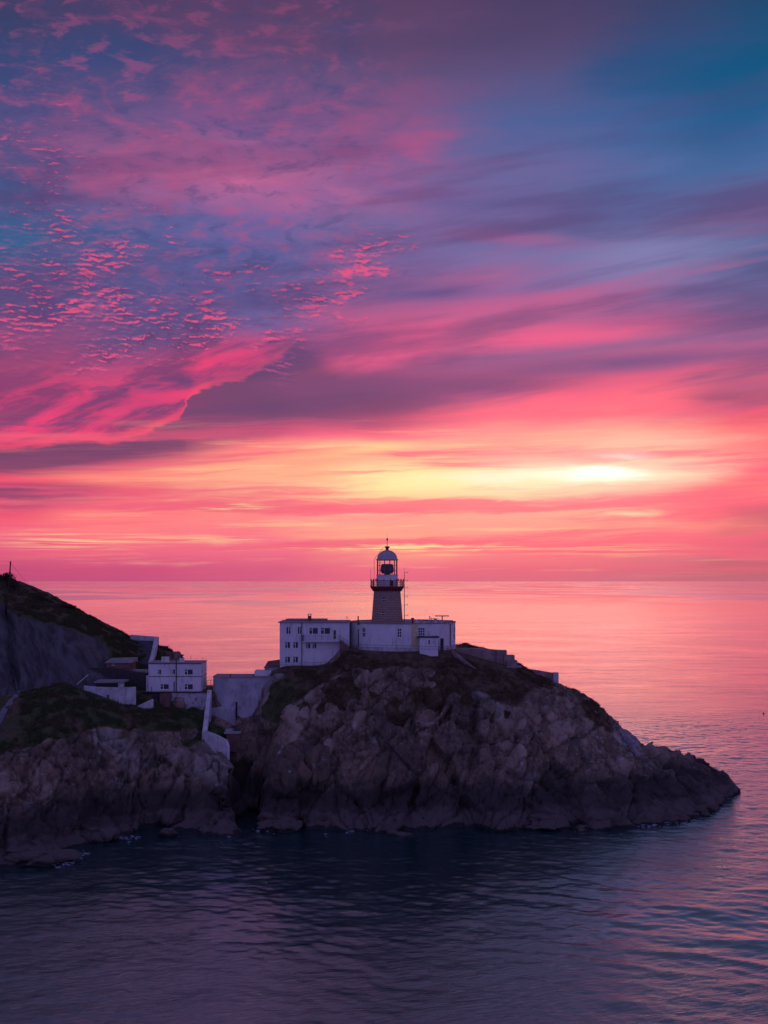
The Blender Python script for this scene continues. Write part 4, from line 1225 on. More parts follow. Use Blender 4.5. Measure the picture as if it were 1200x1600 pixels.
# balcony
zb_ = hz_(1001.5, YB - 1.0)
bl0, bl1 = hx(473, YB - 1), hx(531, YB - 1)
bal = MB().box(bl0, bl1, YB - 1.15, YB - 0.003, zb_ - 0.14, zb_).build('balcony', M['white'], kb)
railing(MB(), [(bl0 + .05, YB - .05, zb_), (bl0 + .05, YB - 1.08, zb_), (bl1 + .1, YB - 1.08, zb_)], 1.05, 3, 0.028, 1.15).build('balcony_railing', M['metal'], bal)
MB().box(bl0 - 0.35, bl0 + 0.02, YB - .5, YB - .003, zb_ + .02, zb_ + .95).build('meter_box', M['metal'], kb)
mb = MB(); mb.tube([(hx(471.6, YB), YB - .09, 22.6), (hx(471.6, YB), YB - .09, bz1 - .05)], 0.06, 6); mb.build('drainpipe', M['dark'], kb)

aer = empty('tv_aerial', (hx(543, 181), 181.2, bz1 + .163), 'thin cross shaped roof aerial at the right end of the three-storey block', 'aerial')
q = MB().tube([(hx(542.2, 181), 181.2, bz1 + .163), (hx(542.2, 181), 181.2, bz1 + 1.1)], 0.03, 5); q.build('mast', M['metal'], aer)
MB().tube([(hx(540.4, 181), 181.2, bz1 + .95), (hx(544.0, 181), 181.2, bz1 + .95)], 0.03, 5).tube([(hx(541.2, 181), 181.2, bz1 + .75), (hx(543.2, 181), 181.2, bz1 + .75)], 0.025, 5).build('crossbar', M['metal'], aer)

stp = empty('stone_steps', (hx(537, 179.3), 179.0, 25.3), 'short flight of dark stone steps between balcony and round station', 'steps')
mb = MB()
sx0 = hx(531, 179)
for i in range(6):
    mb.box(sx0 + i * 0.27, sx0 + i * 0.27 + 0.265, 177.9, 179.6, 25.0, 27.55 - i * 0.20)
mb.build('treads', M['rust'], stp)
railing(MB(), [(sx0 - .1, 177.95, 27.4), (sx0 + 1.5, 177.95, 26.5)], 0.95, 2, 0.028, 0.8).build('handrail', M['metal'], stp)

rl = tag(railing(MB(), [(*fd(du_(px), 0, -1.0)[:2], 25.95) for px in (562, 580, 600, 620, 640)] + [(hx(654, 174.6), 174.6, 25.9), (hx(686, 174.9), 174.9, 25.85), (hx(700, 177.4), 177.4, 25.8), (hx(712, 180.8), 180.8, 25.75)], 0.85, 2, 0.028, 1.7).build('site_railing', M['metal']),
         'low two-bar railing along the foot of the round white station', 'railing')
rl2 = tag(railing(MB(), [(hx(437, 179), 179.0, 22.85), (hx(490, 179), 179.0, 22.8), (hx(512, 178.9), 178.9, 23.0)], 0.8, 2, 0.028, 1.3).build('terrace_railing', M['metal']),
          'low railing along the bottom of the three-storey block', 'railing')
rl3 = tag(railing(MB(), [(hx(713, 186), 186.0, 25.65), (hx(729, 186.3), 186.3, 25.55)], 0.85, 2, 0.03, 0.95).build('path_railing', M['metal']),
          'short railing at the right end of the round station', 'railing')

# ================================================================== walls and blocks right of the station
tw = tag(MB().wall([(hx(712, 184.5), 184.5, 24.0, hz_(1013, 184.5)), (hx(752, 185), 185.0, 23.2, hz_(1013.5, 185)), (hx(786, 185.6), 185.6, 22.5, hz_(1016.5, 185.6))], 2.0).build('terrace_wall', M['granite_step']),
         'long low stone terrace wall running right from the round station', 'wall')
stw = empty('stepped_wall', (hx(795, 184), 184.5, 22), 'stone wall dropping in three big steps at the right end of the terrace', 'wall')
for x0_, x1_, yt, yb_, Yk in ((776, 792, 1016.5, 1034, 185.0), (788, 804.3, 1024.2, 1044, 184.4), (792, 808.5, 1032.3, 1050, 183.8)):
    MB().box(hx(x0_, Yk), hx(x1_, Yk), Yk, Yk + 2.2, hz_(yb_ + 8, Yk), hz_(yt, Yk)).build('step_block', M['granite_step'], stw)
lw = tag(MB().wall([(hx(733, 181.2), 181.2, 21.2, hz_(1038.5, 181.2)), (hx(770, 181.5), 181.5, 20.8, hz_(1041, 181.5)), (hx(796, 182), 182.0, 20.5, hz_(1042, 182))], 0.6).build('garden_wall', M['white_stain']),
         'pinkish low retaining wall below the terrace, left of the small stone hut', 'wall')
hut = empty('stone_hut', (hx(805, 183), 182.8, 21.2), 'small square stone hut with a flat slab top below the stepped wall', 'hut')
MB().box(hx(794.5, 182), hx(809, 182), 182.2, 184.3, 21.0, hz_(1043.5, 182)).build('wall', M['granite_step'], hut)
MB().box(hx(793, 182), hx(815.5, 182), 182.0, 184.6, hz_(1043.5, 182) + .003, hz_(1041.5, 182)).build('slab', M['concrete'], hut)
pw2 = tag(MB().wall([(hx(815, 184.5), 184.5, 19.8, hz_(1043.5, 184.5)), (hx(842, 184.6), 184.6, 18.8, hz_(1047.5, 184.6)), (hx(865, 184.6), 184.6, 17.8, hz_(1051.5, 184.6))], 0.5).build('perimeter_wall', M['granite_step']),
          'low boundary wall sloping down the right shoulder of the islet', 'wall')
pil = tag(MB().box(hx(864.8, 184), hx(872.8, 184), 183.9, 184.9, 17.6, hz_(1051, 184)).build('end_pillar', M['white_stain']),
          'pale square pillar ending the boundary wall', 'pillar')
pth = tag(MB().wall([(hx(706, 178.5), 178.5, 24.0, hz_(1017, 178.5) + .1), (hx(722, 177.5), 177.5, 22.2, hz_(1030, 177.5) + .25), (hx(738, 177), 177.0, 20.0, hz_(1043, 177) + .25), (hx(762, 176.5), 176.5, 18.2, hz_(1058, 176.5) + .15)], 0.35).build('kerb_wall', M['granite_step']),
          'narrow stone kerb slanting down the slope below the terrace', 'kerb wall')

# ================================================================== walls left of the block
obx = empty('old_outbuilding', (hx(422, 181.5), 182, 21.5), 'low ruinous outbuilding with a ragged brown roof against the three-storey block', 'outbuilding')
YO = 181.5
MB().box(hx(413.5, YO), hx(436.5, YO), YO, YO + 3.5, 20.0, hz_(1041, YO)).build('wall', M['white_stain'], obx)
mb = MB(); mb.prism([(hx(412.5, YO), YO - .3), (hx(436.5, YO), YO - .3), (hx(436.5, YO), YO + 3.7), (hx(415, YO), YO + 3.7)], [hz_(1043.5, YO), hz_(1041, YO), hz_(1041, YO), hz_(1041, YO)], [hz_(1043, YO), hz_(1038.5, YO), hz_(1032.5, YO), hz_(1035.5, YO)])
mb.build('roof', M['rust'], obx)
wbx = tag(MB().box(hx(397.5, 180), hx(424, 180), 180.0, 183.0, 20.0, hz_(1048.3, 180)).build('parapet_block', M['white']),
          'smooth white parapet block above the right end of the big retaining wall', 'wall')
dkb = tag(MB().box(hx(423.5, 179.4), hx(443, 179.4), 179.4, 181.0, 20.5, hz_(1049, 179.4)).build('dark_plinth', M['rust']),
          'dark brown plinth wall at the lower left corner of the three-storey block', 'wall')

YR = 178.2
rw = empty('retaining_wall', (hx(385, YR), YR, 13.5), 'big stained white retaining wall across the gap between house and islet', 'retaining wall')
def frw(u, z, d):
    # battered face, higher = further back
    return (u, YR + (z - 21) * -0.06 * -1 + d, z)
rx0, rx1 = hx(343, YR), hx(434, YR)
ah = (hx(336.3, YR - .9), hx(341.5, YR - .9), hz_(1131, YR - .9), hz_(1122.5, YR - .9))
mb = MB(); facade(mb, rx0, rx1, 12.0, hz_(1059, YR), [], frw, du=1.0)
zt = hz_(1059, YR)
for k in range(6):                                              # rounded left end turning back
    a_, b_ = k / 6 * math.pi / 2, (k + 1) / 6 * math.pi / 2
    r_ = 1.3
    qa = (rx0 - r_ * math.sin(a_), YR + r_ * (1 - math.cos(a_))); qb = (rx0 - r_ * math.sin(b_), YR + r_ * (1 - math.cos(b_)))
    mb.quad((qb[0], qb[1] - .54, 12), (qa[0], qa[1] - .54, 12), (qa[0], qa[1], zt), (qb[0], qb[1], zt))
mb.quad((rx0 - 1.3, YR + 1.3, zt), (rx0 - 1.3, YR + 8, zt), (rx0 - 1.3, YR + 8, 12), (rx0 - 1.3, YR + .76, 12))
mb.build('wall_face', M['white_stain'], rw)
MB().prism([(rx0 - 1.4, YR + 1.3), (rx0 - 1.0, YR + .4), (rx0, YR - .12), (rx1, YR - .12), (rx1, YR + 6), (rx0 - 1.4, YR + 6)], zt + .003, zt + .16).build('coping', M['concrete'], rw)
mb = MB(); YQ = YR - 1.6
aw = [hole(336.3, 341.0, 1123, 1131, YQ)]
facade(mb, hx(327, YQ), hx(367, YQ), 12.0, hz_(1107.5, YQ), aw, facing(YQ), 0.5)
mb.quad((hx(327, YQ), YQ, hz_(1107.5, YQ)), (hx(367, YQ), YQ, hz_(1107.5, YQ)), (hx(367, YQ), YQ + 1.5, hz_(1105.0, YQ)), (hx(327, YQ), YQ + 1.5, hz_(1105.0, YQ)))
mb.quad((hx(367, YQ), YQ, 12.0), (hx(367, YQ), YQ + 1.5, 12.0), (hx(367, YQ), YQ + 1.5, hz_(1105, YQ)), (hx(367, YQ), YQ, hz_(1107.5, YQ)))
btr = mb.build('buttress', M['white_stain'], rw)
a, b, c, d = aw[0]
MB().quad((a, YQ + .5, c), (b, YQ + .5, c), (b, YQ + .5, d), (a, YQ + .5, d)).build('culvert', M['dark'], rw)
MB().tube([(hx(369.5, YR - .55), YR - .62, 12.8), (hx(369.5, YR - .55), YR - .62, hz_(1096, YR))], 0.14, 8).build('drainpipe', M['dark'], rw)
def bollard(px, Y, z0, h, label):
    x = hx(px, Y)
    e = empty('bollard', (x, Y, z0), label, 'bollard')
    MB().tube([(x, Y, z0), (x, Y, z0 + h * .75)], 0.08, 8).build('post', M['dark'], e)
    MB().lathe(x, Y, [(0.10, z0 + h * .753), (0.12, z0 + h * .9), (0.04, z0 + h)], 8).build('cap', M['dark'], e)
bollard(360.2, 178.5, zt + .16, 0.48, 'dark bollard alone on the big retaining wall')
bollard(396.6, 178.5, zt + .16, 0.42, 'dark bollard against the left side of the white parapet block')
blk = empty('concrete_tank', (hx(367, 171), 171.6, 11.0), 'squat brown concrete tank with a pale lid below the retaining wall', 'tank')
MB().prism([(hx(353.5, 170.5), 170.5), (hx(376.5, 170.5), 170.5), (hx(374, 173.5), 173.5), (hx(352, 173.5), 173.5)], 9.5, hz_(1146.5, 170.5)).build('wall', M['rust'], blk)
MB().box(hx(350, 170.4), hx(375.5, 170.4), 170.3, 171.6, hz_(1146.5, 170.5) + .003, hz_(1143.8, 170.5)).box(hx(352, 171.8), hx(363, 171.8), 171.62, 172.8, hz_(1146.5, 170.5) + .003, hz_(1141.5, 170.5)).build('lid', M['white_stain'], blk)

# ================================================================== white two-storey house
YH = 178.0
ho = empty('white_house', (-36.3, 180.8, 18.8), 'two-storey flat roofed white house on the neck of land left of the islet', 'house')
qx0, qx1 = hx(232, YH), hx(314, YH)
qz0, qz1 = 18.6, hz_(1036.5, YH)
QD = 5.7
fh = facing(YH)
HH = [('s', 246, 251.8, 1046, 1054.2), ('s', 268, 273.7, 1046, 1054.2), ('w', 288.3, 301.3, 1046, 1054.5), ('w', 250.5, 264, 1069, 1077.3), ('w', 288.3, 301.5, 1069, 1077.8)]
hl = [hole(a, b, c, d, YH) for _, a, b, c, d in HH]
fs = lambda u, z, d: (qx1 - d, u, z)
sh_ = [(YH + 1.0, YH + 2.1, hz_(1054, 180), hz_(1044, 180)), (YH + 1.0, YH + 2.1, hz_(1077, 180), hz_(1067, 180)), (YH + 0.15, YH + 0.42, hz_(1053, 179), hz_(1040, 179))][:2]
mb = MB(); facade(mb, qx0, qx1, qz0, qz1, hl, fh, 0.22)
facade(mb, YH, YH + QD, qz0, qz1, sh_, fs, 0.22)
mb.quad((qx0, YH, qz0), (qx0, YH + QD, qz0), (qx0, YH + QD, qz1), (qx0, YH, qz1))
mb.quad((qx0, YH + QD, qz0), (qx1, YH + QD, qz0), (qx1, YH + QD, qz1), (qx0, YH + QD, qz1))
mb.build('wall', M['white'], ho)
for (k, *_r), h in zip(HH, hl):
    if k == 'w': window(ho, fh, h, mull=((0.34, 0.10),), trans=((0, 0.34, 0.62),), fw=0.05)
    else: window(ho, fh, h, mull=((0.36, 0.09),), trans=((0, 0.36, 0.62),), fw=0.05)
for h in sh_: window(ho, fs, h, mull=((0.5, 0.08),), trans=(), fw=0.07)
hr = MB().box(qx0 - .12, qx1 + .12, YH - .12, YH + QD + .12, qz1 + .003, qz1 + .10).build('roof', M['roof'], ho)
def chim(px, Y, w_, h0, mt_, pot):
    x = hx(px, Y)
    c_ = MB().box(x - w_ / 2, x + w_ / 2, Y - .35, Y + .35, qz1 + .103, qz1 + .103 + h0)
    if not pot: c_.box(x - w_ / 2 - .05, x + w_ / 2 + .05, Y - .4, Y + .4, qz1 + .106 + h0, qz1 + .18 + h0)
    c_ = c_.build('chimney', M[mt_], hr)
    if pot: MB().lathe(x, Y, [(0.30, qz1 + .106 + h0), (0.26, qz1 + .25 + h0), (0.17, qz1 + .3 + h0), (0.17, qz1 + .5 + h0), (0.36, qz1 + .55 + h0), (0.36, qz1 + .68 + h0), (0.1, qz1 + .75 + h0)], 12).build('pot', M['maroon'], c_)
chim(258.5, YH + 1.5, 1.25, 0.85, 'white', False)
chim(284.3, YH + 1.5, 0.75, 0.72, 'white', True)
mb = MB()
zband = hz_(1057, YH)
fbox(mb, fh, qx0, qx1 + .05, zband - .045, zband + .045, -0.05, -0.003); mb.box(qx1 + .003, qx1 + .05, YH, YH + QD, zband - .045, zband + .045)
fbox(mb, fh, qx0, qx1 + .05, qz1 - .12, qz1 - .03, -0.06, -0.003)
mb.build('string_course', M['dark'], ho)
xq = hx(275.6, YH)
for q_, dq, zq, rq in ((xq, .13, qz1 + .65, .075), (hx(272.2, YH), .1, hz_(1065, YH), .07), (hx(237, YH), .1, hz_(1073, YH), .04)):
    MB().tube([(q_, YH - dq, qz0), (q_, YH - dq, zq)], rq, 6).build('drainpipe', M['dark'], ho)
MB().box(qx0 - .42, qx0 - .003, YH + .1, YH + 1.2, qz0, hz_(1056, YH)).build('porch', M['white_old'], ho)
for px, hh, lb_ in ((298, 1.15, 'thin aerial on the house roof nearer the chimney'), (317, 0.9, 'thin aerial at the right corner of the house roof')):
    xx = hx(px, 182); e = empty('house_aerial', (xx, 182, qz1 + .1), lb_, 'aerial')
    MB().tube([(xx, 182, qz1 + .1), (xx, 182, qz1 + .1 + hh * .8)], 0.022, 5).build('mast', M['metal'], e)
    MB().tube([(xx - .18, 182, qz1 + .1 + hh * .6), (xx + .18, 182, qz1 + .1 + hh * .66)], 0.018, 5).build('crossbar', M['metal'], e)

# terrace walls beneath the house
bw = empty('basement_wall', (hx(290, 177.4), 177.4, 15.8), 'peeling white basement wall below the two-storey house', 'wall')
YW = 177.3
mb = MB(); mb.prism([(hx(266.5, YW), YW), (hx(322, YW), YW), (hx(322, YW), YW + 1.2), (hx(266.5, YW), YW + 1.2)], 13.5, 18.55); mb.build('wall', M['peel'], bw)
MB().box(hx(222, YW), hx(323, YW), YW - .15, YW + .8, 18.553, 18.72).build('coping', M['darkroof'], bw)
bkw = empty('brown_lean_to', (hx(256, 176.6), 177, 15.5), 'rusty brown shed built against the basement wall', 'shed')
MB().box(hx(249.5, 176.3), hx(266, 176.3), 176.3, 178.0, 14.0, 18.5).build('wall', M['rust'], bkw)
MB().box(hx(238, 176.9), hx(249, 176.9), 176.9, 178.0, 14.5, 18.45).build('doorway', M['door'], bkw)

hg = tag(railing(MB(), [(hx(323.5, 181.5), 181.5, 18.7), (hx(341, 181.5), 181.5, 18.9)], 1.55, 2, 0.035, 0.75).build('yard_railing', M['dark']),
         'tall dark railing between the white house and the big retaining wall', 'railing')
zz_ = empty('zigzag_wall', (hx(321, 172), 172, 14), 'long white wall climbing down from the house and bending right above the gully', 'wall')
Y1, Y2 = 176.8, 168.5
mb = MB(); xa, xb = hx(324, Y1), hx(316.5, Y2)
za, zb2 = hz_(1078, Y1), hz_(1141, Y2)
mb.prism([(xb, Y2), (xb + 0.75, Y2), (xa + 0.75, Y1), (xa, Y1)], [zb2 - 4, zb2 - 4, za - 4, za - 4], [zb2, zb2, za, za]); mb.build('upper_run', M['white_old'], zz_)
Y3, Y4 = 168.3, 165.2
mb = MB(); mb.wall([(hx(315.5, Y3), Y3, hz_(1168, Y3), hz_(1141, Y3)), (hx(335, 166.8), 166.8, hz_(1180, 166.8), hz_(1147.5, 166.8)), (hx(351.5, 165.8), 165.8, hz_(1190, 165.8), hz_(1156, 165.8)), (hx(355, 165.2), 165.2, hz_(1194, 165.2), hz_(1166, 165.2))], 0.45); mb.build('lower_run', M['white_old'], zz_)

fw_ = empty('yard_wall', (hx(172, 172), 172.5, 17.5), 'long low white wall with a flat-topped shed behind it, left of the house', 'wall')
YY = 172.0
mb = MB(); mb.wall([(hx(131, YY - .6), YY - .6, 16.5, hz_(1071.5, YY - .6)), (hx(152, YY), YY, 15.5, hz_(1073.5, YY)), (hx(186, YY), YY, 14.5, hz_(1074.5, YY)), (hx(212.5, YY + 1.2), YY + 1.2, 14.5, hz_(1073.5, YY + 1.2))], 0.5); mb.build('wall', M['white_old'], fw_)
for px, a_, b_ in ((151.5, 1085, 1092), (168.7, 1085.5, 1096)):
    MB().box(hx(px - 1.8, YY), hx(px + 1.8, YY), YY - .02, YY + .1, hz_(b_, YY), hz_(a_, YY)).build('doorway', M['rust'], fw_)
shd = empty('flat_shed', (hx(170, 174), 174, 18), 'low shed with an overhanging flat slab roof behind the white yard wall', 'shed')
MB().box(hx(150, 173.6), hx(190, 173.6), 173.6, 176.5, 16.5, hz_(1067, 173.6)).build('wall', M['door'], shd)
MB().box(hx(184.5, 173.2), hx(192, 173.2), 173.2, 174.2, 16.5, hz_(1067, 173.2)).build('end_pier', M['white_old'], shd)
MB().box(hx(147, 173), hx(193, 173), 172.9, 176.9, hz_(1067, 173.2) + .003, hz_(1064.8, 173)).build('roof', M['concrete'], shd)
slw = tag(MB().wall([(hx(203, 171), 171.0, 14.5, hz_(1110, 171)), (hx(240, 173.5), 173.5, 14.5, hz_(1092.5, 173.5))], 0.5).build('sloping_wall', M['white_old']),
          'short white wall with a steeply sloping top below the rusty shed', 'wall')

# sheds at the foot of the hill
gs = empty('hillside_shed', (hx(178, 184), 185, 20), 'grey lean-to shed tucked under the hill behind the yard wall', 'shed')
YG = 183.0
fgs = facing(YG); gh = [hole(174.5, 179, 1037, 1040, YG)]
mb = MB(); facade(mb, hx(166, YG), hx(204, YG), 17.5, hz_(1036, YG), gh, fgs, .3)
mb.quad((hx(204, YG), YG, 17.5), (hx(204, YG), YG + 4, 17.5), (hx(204, YG), YG + 4, hz_(1036, YG)), (hx(204, YG), YG, hz_(1036, YG)))
mb.quad((hx(166, YG), YG, 17.5), (hx(166, YG), YG + 4, 17.5), (hx(166, YG), YG + 4, hz_(1036, YG)), (hx(166, YG), YG, hz_(1036, YG)))
mb.build('wall', M['rust'], gs)
window(gs, fgs, gh[0], mull=((.5, .06),), sill=False, fw=.05)
MB().prism([(hx(164, YG), YG - .2), (hx(206, YG), YG - .2), (hx(206, YG), YG + 4.5), (hx(164, YG), YG + 4.5)], [hz_(1036, YG) + .003] * 4, [hz_(1035, YG), hz_(1035, YG), hz_(1029.5, YG), hz_(1031, YG)]).build('roof', M['concrete'], gs)
dkw = tag(MB().wall([(hx(137, 181), 181.0, 17.2, hz_(1044, 181)), (hx(168, 181.5), 181.5, 17.2, hz_(1043, 181.5)), (hx(210, 181.5), 181.5, 17.2, hz_(1050, 181.5)), (hx(229, 181), 181.0, 17.2, hz_(1052, 181))], 1.2).build('yard_back_wall', M['darkroof']),
          'dark wall closing the yard behind the flat shed', 'wall')
pkw = tag(MB().wall([(hx(205, 184.5), 184.5, 18.5, hz_(1045.5, 184.5)), (hx(232, 184.5), 184.5, 18.5, hz_(1046.5, 184.5))], .5).build('pink_wall', M['white_stain']),
          'pinkish wall between the hillside shed and the white house', 'wall')

# hill road with its white walls
rdp = [(205, 193.5, 1034), (211, 197, 1022), (216, 201, 1010), (222, 204, 1004.5)]
mb = MB()
L_, R_ = [], []
for (a_, Y_, b_) in ((202, 192, 1040), (206, 195.5, 1028), (208, 199.5, 1013), (207, 204, 1002.5)): L_.append(P(a_, b_, Y_))
for (a_, Y_, b_) in ((233, 192, 1040), (234, 195.5, 1028), (238, 199.5, 1013), (244, 204, 1003.5)): R_.append(P(a_, b_, Y_))
for i in range(3):
    q = [L_[i], R_[i], R_[i + 1], L_[i + 1]]
    mb.prism([(v[0], v[1]) for v in q], [v[2] - 1.5 for v in q], [v[2] + .25 for v in q])
tag(mb.build('hill_road', M['asphalt']), 'steep dark asphalt road climbing to the white walled bend', None, None, 'structure')
rwl = empty('road_wall', (hx(246, 204), 204, 24), 'white wall round the bend of the steep hill road', 'wall')
MB().wall([(hx(203.5, 204.5), 204.5, 24.5, hz_(991.8, 204.5)), (hx(224, 205), 205.0, 24.0, hz_(993.3, 205)), (hx(247, 204.6), 204.6, 23.6, hz_(995.2, 204.6))], .5).build('upper_wall', M['white_old'], rwl)
mb = MB()
q = [P(246.8, 996, 204.2), P(245.5, 1005, 201), P(241.5, 1022, 197), P(238, 1034, 193)]
for a_, b_ in zip(q[:-1], q[1:]):
    mb.prism([(a_[0], a_[1] - .01), (b_[0], b_[1]), (b_[0] - .75, b_[1]), (a_[0] - .75, a_[1] - .01)], [a_[2] - 4, b_[2] - 4, b_[2] - 4, a_[2] - 4], [a_[2], b_[2], b_[2], a_[2]])
mb.build('side_wall', M['white_old'], rwl)
pp = tag(MB().tube([P(120, 1069.5, 170.8), P(138, 1054, 175.5)], 0.07, 6).build('handrail', M['white_old']),
         'pale sloping handrail at the foot of the dark rock cut', 'handrail')

# gutters and path on the left, laid on the ground
def gutter(pts, w, name, label, kind=None, up=.05):
    mb = MB()
    pr_ = []
    raw = [(hx(px, Y), Y) for px, Y in pts]
    for q0, q1 in zip(raw[:-1], raw[1:]):
        k = max(1, int(math.hypot(q1[0] - q0[0], q1[1] - q0[1]) / .5))
        pr_ += [(q0[0] + (q1[0] - q0[0]) * i / k, q0[1] + (q1[1] - q0[1]) * i / k) for i in range(k)]
    pr_.append(raw[-1])
    rows_ = []
    for i, q in enumerate(pr_):
        a_, b_ = pr_[max(0, i - 1)], pr_[min(len(pr_) - 1, i + 1)]
        dv = Vector((b_[0] - a_[0], b_[1] - a_[1])).normalized(); nx, ny = -dv.y * w / 2, dv.x * w / 2
        zg = (ground(q[0], q[1]) * 2 + ground(q[0] + nx, q[1] + ny) + ground(q[0] - nx, q[1] - ny)) / 4 + up
        rows_.append(((q[0] + nx, q[1] + ny), (q[0] - nx, q[1] - ny), zg))
    for i in range(2, len(rows_) - 2):
        rows_[i] = (rows_[i][0], rows_[i][1], sum(rows_[j][2] for j in range(i - 2, i + 3)) / 5)
    for r0, r1 in zip(rows_[:-1], rows_[1:]):
        mb.prism([r0[0], r0[1], r1[1], r1[0]], [r0[2] - .6, r0[2] - .6, r1[2] - .6, r1[2] - .6], [r0[2], r0[2], r1[2], r1[2]])
    o = mb.build(name, M['path'])
    return tag(o, label, None, None, kind) if kind else tag(o, label, 'channel')
gutter([(-8, 155.5), (3, 159.5), (13, 163), (22, 167), (27, 169.5)], .95, 'footpath', 'pale concrete footpath down the left edge of the headland', 'structure', .1)
gutter([(30.5, 170.5), (29, 172.5), (27, 175), (25.5, 178)], .45, 'drain_channel', 'pale upright drain channel at the foot of the dark gully')
gutter([(31, 170.3), (45, 169.8), (60, 169.4), (78, 169.2)], .4, 'kerb_channel', 'pale curved kerb channel along the base of the rock cut')
gutter([(10, 170.2), (20, 170.4), (29, 170.4)], .4, 'cross_channel', 'short pale channel joining the path to the upright drain')

# telegraph pole with its stay wire
px_, Yp = 15.2, 199.0
gx0 = hx(13, Yp); gz0 = ground(gx0, Yp)
tp = empty('telegraph_pole', (gx0, Yp, gz0), 'tall dark wooden telegraph pole on the hilltop at the left edge', 'pole')
MB().tube([(gx0, Yp, gz0 - .5), (hx(16.6, Yp), Yp, hz_(877, Yp))], 0.17, 8, 0.12).build('pole', M['wood'], tp)
MB().tube([(hx(14.9, Yp), Yp, hz_(879, Yp)), (hx(17.4, Yp), Yp, hz_(879, Yp))], 0.05, 6).build('crosspiece', M['dark'], tp)
mb = MB()
a_, b_ = Vector((hx(16.8, Yp), Yp, hz_(879.5, Yp))), Vector((hx(84, 203), 203, hz_(940, 203)))
mb.tube([a_.lerp(b_, i / 12) - Vector((0, 0, 1.1 * math.sin(math.pi * i / 12))) for i in range(13)], 0.018, 4)
tag(mb.build('overhead_wire', M['dark']), 'thin wire sagging down to the right from the telegraph pole', 'wire')

# fence on the skyline
mb = empty('hilltop_fence', (hx(90, 202), 202.2, 33), 'line of short fence posts on the skyline of the hill', 'fence')
for px in (70, 75.5, 80, 84.5, 90, 92.5, 97.5, 99.5):
    x = hx(px, 202.2); zg = ground(x, 202.2)
    MB().tube([(x, 202.2, zg - .3), (x + random.uniform(-.05, .05), 202.2, zg + random.uniform(.5, .8))], 0.05, 5).build('post', M['wood'], mb)
x0_, x1_ = hx(70, 202.2), hx(99.5, 202.2)
w1 = MB().tube([(hx(q_, 202.2), 202.2, ground(hx(q_, 202.2), 202.2) + .5) for q_ in (70, 80, 90, 99.5)], 0.015, 4)
w1.build('wire', M['dark'], mb)

# ------------------------------------------------------------------ bushes: leaf clumps
M['leaf'] = pbr('bush_leaves', (0.045, 0.040, 0.022), 0.8, var=0.4, vscale=2)
def bush(px, Y, z, rx, ry, rz, n, label):
    x = hx(px, Y)
    if z is None: z = ground(x, Y)
    e = empty('bush', (x, Y, z), label, 'bush')
    st_m = MB()
    for k in range(7):
        a = random.uniform(0, 6.28); r = random.uniform(.2, .6)
        st_m.tube([(x, Y, z - .3), (x + rx * r * .5 * math.cos(a), Y + ry * r * .5 * math.sin(a), z + rz * .5), (x + rx * r * math.cos(a), Y + ry * r * math.sin(a), z + rz * .95)], 0.05, 5, 0.015)
    st_m.build('stems', M['wood'], e)
    lm = MB()
    lumps = [(random.uniform(-.75, .75), random.uniform(-.6, .6), random.uniform(.15, .75), random.uniform(.28, .5)) for _ in range(9)]
    for k in range(n):
        u, v, w, r = random.choice(lumps)
        d = Vector((random.gauss(0, 1), random.gauss(0, 1), random.gauss(0, 1))).normalized() * r * random.uniform(.5, 1.1)
        q = Vector((x + (u + d.x) * rx, Y + (v + d.y) * ry, z + max(-.1, (w + d.z)) * rz))
        t1 = Vector((random.gauss(0, 1), random.gauss(0, 1), random.gauss(0, 1))).normalized()
        t2 = t1.cross(Vector((random.gauss(0, 1), random.gauss(0, 1), random.gauss(0, 1)))).normalized()
        s_ = random.uniform(.07, .17)
        lm.quad(q - t1 * s_, q + t2 * s_ * .6, q + t1 * s_, q - t2 * s_ * .6)
    lm.build('foliage', M['leaf'], e, fix=False)
bush(6, 202, None, 2.3, 1.4, 1.9, 1500, 'largest dark bush on the hilltop beside the telegraph pole')
bush(18, 201, None, 1.0, 1.0, 0.9, 600, 'small dark bush just right of the telegraph pole')
bush(60, 202, None, 1.0, .9, 1.0, 700, 'rounded bush standing alone on the hill skyline')
bush(106, 202, None, 1.8, 1.2, 0.7, 800, 'low spreading bush right of the skyline fence')

# ------------------------------------------------------------------ boulders along the shore
def boulder(px, Y, z, r, sc, seed, label, mat='ground'):
    bm = bmesh.new()
    bmesh.ops.create_icosphere(bm, subdivisions=5, radius=1.0)
    co = np.array([v.co[:] for v in bm.verts])
    f1, f2, d, idn = voronoi(co * 1.3 + seed * 7.1, seed)
    disp = 1 + (idn[:, 0] - .5) * .25 + ((idn - .5) * d).sum(1) * .7 - np.exp(-(f2 - f1) / .05) * .06 + (fbm(co * 2.2 + seed, 4, seed=seed) - .5) * .4
    co = co * disp[:, None] * np.array(sc) * r
    for v, c_ in zip(bm.verts, co): v.co = c_
    me = bpy.data.meshes.new('shore_boulder'); bm.to_mesh(me); bm.free()
    for p_ in me.polygons: p_.use_smooth = True
    me.materials.append(M[mat])
    o = bpy.data.objects.new('shore_boulder', me); COL.objects.link(o)
    o.location = (hx(px, Y), Y, z)
    return tag(o, label, 'boulder')
boulder(452, 160.2, 8.0, 2.9, (1.0, .8, 1.5), 3, 'big rounded pale boulder standing at the mouth of the dark gully')
boulder(497, 161.0, 8.6, 2.2, (1.0, .8, 1.7), 5, 'tall leaning boulder just right of the big rounded one')
boulder(652, 161.8, 9.6, 1.7, (.8, .8, 1.3), 8, 'upright pale block half way up the middle of the cliff foot')
boulder(422, 156.5, 0.5, 1.5, (1.3, 1.0, .8), 11, 'low foam-washed boulder at the water by the gully')
